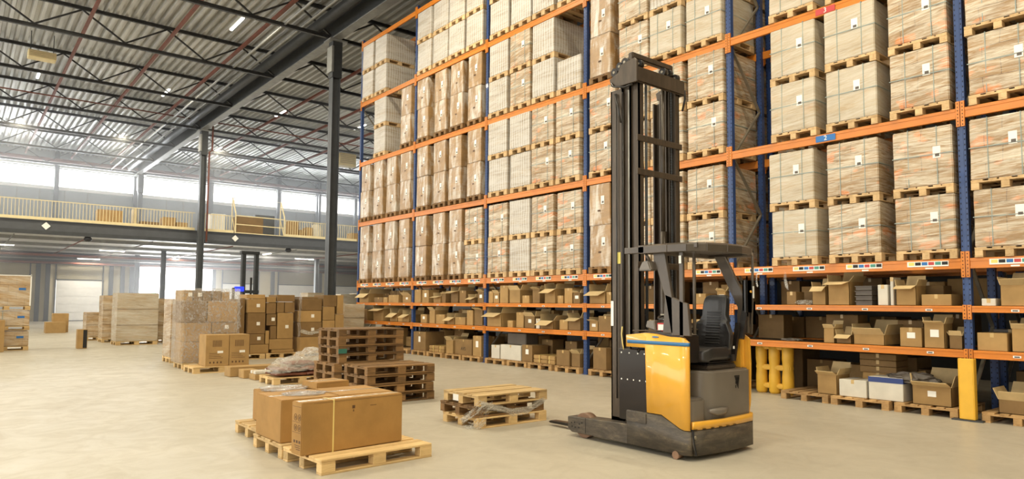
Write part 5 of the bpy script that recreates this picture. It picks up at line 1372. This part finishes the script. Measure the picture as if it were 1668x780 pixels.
# mast: outer, middle and inner channels on both sides
def channel(x0, x1, y0, y1, z0, z1, open_dir, t_=.014):
    m = MB(FO)
    m.box(x0, x0 + t_, y0, y1, z0, z1) if open_dir > 0 else m.box(x1 - t_, x1, y0, y1, z0, z1)
    m.box(x0, x1, y0, y0 + t_ * 1.3, z0, z1).box(x0, x1, y1 - t_ * 1.3, y1, z0, z1); return m
for side in (0, 1):
    if side == 0:
        cs = [('outer_channel', 5.80, 5.87, 5.16, 5.345, .2, 4.00), ('middle_channel', 5.825, 5.90, 5.07, 5.22, .25, 4.08), ('inner_channel', 5.85, 5.925, 4.965, 5.12, .25, 4.12)]
    else:
        cs = [('outer_channel', 6.55, 6.62, 5.16, 5.345, .2, 4.00), ('middle_channel', 6.52, 6.595, 5.07, 5.22, .25, 4.08), ('inner_channel', 6.495, 6.57, 4.965, 5.12, .25, 4.12)]
    for nm, a, b, c, d, z0, z1 in cs: part(channel(a, b, c, d, z0, z1, 1 if side == 0 else -1), nm, M['mast'])
    xm = 5.95 if side == 0 else 6.44
    cy_ = part(MB(FO).tube([(xm, 5.10, .3), (xm, 5.10, 2.4)], .035, 14), 'lift_cylinder', M['mast']); sub(MB(FO).tube([(xm, 5.10, 2.4), (xm, 5.10, 4.1)], .022, 12), 'piston_rod', M['mast'], cy_)
    xc = 5.945 if side == 0 else 6.475
    c = MB(FO).box(xc - .011, xc + .011, 4.998, 5.006, .6, 4.12)
    z = .62
    while z < 4.1: c.box(xc - .014, xc + .014, 4.994, 5.01, z, z + .012); z += .032
    part(c, 'lift_chain', M['steel_dark'])
for k, yy in enumerate((5.15, 5.06, 5.24)): part(MB(FO).tube([(5.79 - .006 * k, yy, .5), (5.79 - .006 * k, yy, 3.95)], .008, 8), 'hydraulic_hose', M['steel_light'] if k == 1 else M['blk'])
for xx in (5.985, 6.01): part(MB(FO).tube([(xx, 4.99, .6), (xx, 4.99, 4.05)], .008, 8), 'hydraulic_hose', M['steel_dark'])
for z in (1.98, 3.02, 3.40): part(MB(FO).box(5.80, 6.60, 4.945, 4.965, z - .035, z + .035), 'cross_member', M['mast'], .004)
hd = part(MB(FO).box(5.78, 6.64, 4.925, 4.965, 4.02, 4.20), 'mast_head_bar', M['mast'], .015, 2)
part(MB(FO).prism([(4.93, 4.02), (5.20, 4.02), (5.32, 4.05), (5.34, 4.14), (5.22, 4.18), (5.16, 4.27), (4.96, 4.30), (4.93, 4.26)], 0, 5.77, 5.80), 'mast_head_plate', M['mast'], .006)
part(MB(FO).prism([(4.93, 4.02), (5.20, 4.02), (5.32, 4.05), (5.34, 4.14), (5.22, 4.18), (4.96, 4.20)], 0, 6.60, 6.64), 'mast_head_plate', M['mast'], .006)
part(MB(FO).box(5.84, 6.58, 5.05, 5.12, 4.34, 4.41), 'mast_top_bar', M['mast'], .012, 2)
for xx in (5.86, 6.54): part(MB(FO).box(xx - .03, xx + .03, 5.05, 5.12, 4.1, 4.35), 'mast_post', M['mast'])
for k, (xx, yy, zz) in enumerate([(5.83, 5.30, 4.22), (5.83, 5.22, 4.27), (5.83, 5.14, 4.30), (6.35, 5.02, 4.27), (6.45, 5.02, 4.27), (6.58, 5.02, 4.24), (5.93, 5.02, 4.27)]):
    pu = part(MB(FO).tube([(xx - .025, yy, zz), (xx + .025, yy, zz)], .05, 14), 'chain_pulley', M['blk']); sub(MB(FO).tube([(xx - .03, yy, zz), (xx + .03, yy, zz)], .016, 8), 'pulley_pin', M['galv'], pu)
part(MB(FO).tube([(5.78, 5.32, 4.1), (5.75, 5.25, 4.03), (5.76, 5.1, 3.99), (5.79, 5.0, 4.01)], .012, 8), 'hose_loop', M['blk'])
part(MB(FO).tube([(5.78, 5.26, 3.95), (5.77, 5.2, 3.75), (5.775, 5.17, 3.6)], .01, 8), 'hose_loop', M['blk'])
part(MB(FO).tube([(6.66, 4.95, 4.1), (6.68, 4.96, 4.0), (6.64, 4.97, 3.85)], .012, 8), 'hose_loop', M['blk'])
part(MB(FO).box(5.793, 5.797, 5.305, 5.345, 1.30, 1.58), 'warning_label', M['paper'])
part(MB(FO).box(5.795, 5.799, 5.20, 5.25, 2.0, 2.13), 'rating_label', M['label_yel'])
part(MB(FO).box(5.80, 6.62, 5.16, 5.34, .16, .30), 'mast_foot', M['mast'], .01)
part(MB(FO).box(5.9, 6.52, 5.345, 5.39, .1, .55), 'fork_carriage', M['blk'], .01)
for xx in (5.99, 6.34):
    part(MB(FO).prism([(5.39, .45), (5.43, .45), (5.435, .10), (6.52, .068), (6.56, .05), (6.53, .038), (5.40, .04), (5.39, .06)], 0, xx - .05, xx + .05), 'fork', M['blk'], .004)
tag(tr, 'yellow and dark grey reach truck with tall mast and black side-facing seat', 'reach truck')

# far reach truck between the wrapped loads and the mezzanine: only its mast shows
FO = (10.82, 33.0, 0); t2 = root('reach_truck', FO); tr = t2
for xx in (10.45, 11.05): part(MB(FO).box(xx - .02, xx + .15, 32.95, 33.2, .2, 3.86), 'mast_channel', M['steel_dark'], .01)
part(MB(FO).box(10.36, 11.22, 32.9, 33.2, 3.80, 3.95), 'mast_head_bar', M['steel_dark'], .02)
part(MB(FO).tube([(10.87, 33.0, 1.2), (10.87, 33.0, 2.7)], .05, 10), 'lift_cylinder', M['blk'])
part(MB(FO).box(10.3, 11.3, 32.0, 32.9, .1, 1.2), 'truck_body', M['truck'], .06, 3)
part(MB(FO).box(10.5, 11.2, 32.85, 32.95, 1.95, 2.1), 'cross_member', M['steel_dark'], .01)
part(MB(FO).box(10.0, 10.08, 32.8, 33.0, 1.6, 2.2), 'display_arm', M['blk'], .01)
part(MB(FO).box(10.08, 10.5, 32.8, 32.95, 2.03, 2.26), 'display', M['screen'], .02)
for xx in (10.35, 11.25): part(MB(FO).tube([(xx - .05, 33.6, .15), (xx + .05, 33.6, .15)], .149, 18), 'load_wheel', M['rubber'])
for xx in (10.35, 11.25): part(MB(FO).box(xx - .04, xx + .04, 32.9, 33.8, .1, .22), 'support_leg', M['truck'])
for xx in (10.35, 11.25): part(MB(FO).tube([(xx - .05, 32.3, .12), (xx + .05, 32.3, .12)], .119, 18), 'rear_wheel', M['rubber'])
tag(t2, 'dark far reach truck with a blue display, mast rising behind the cartons', 'reach truck')
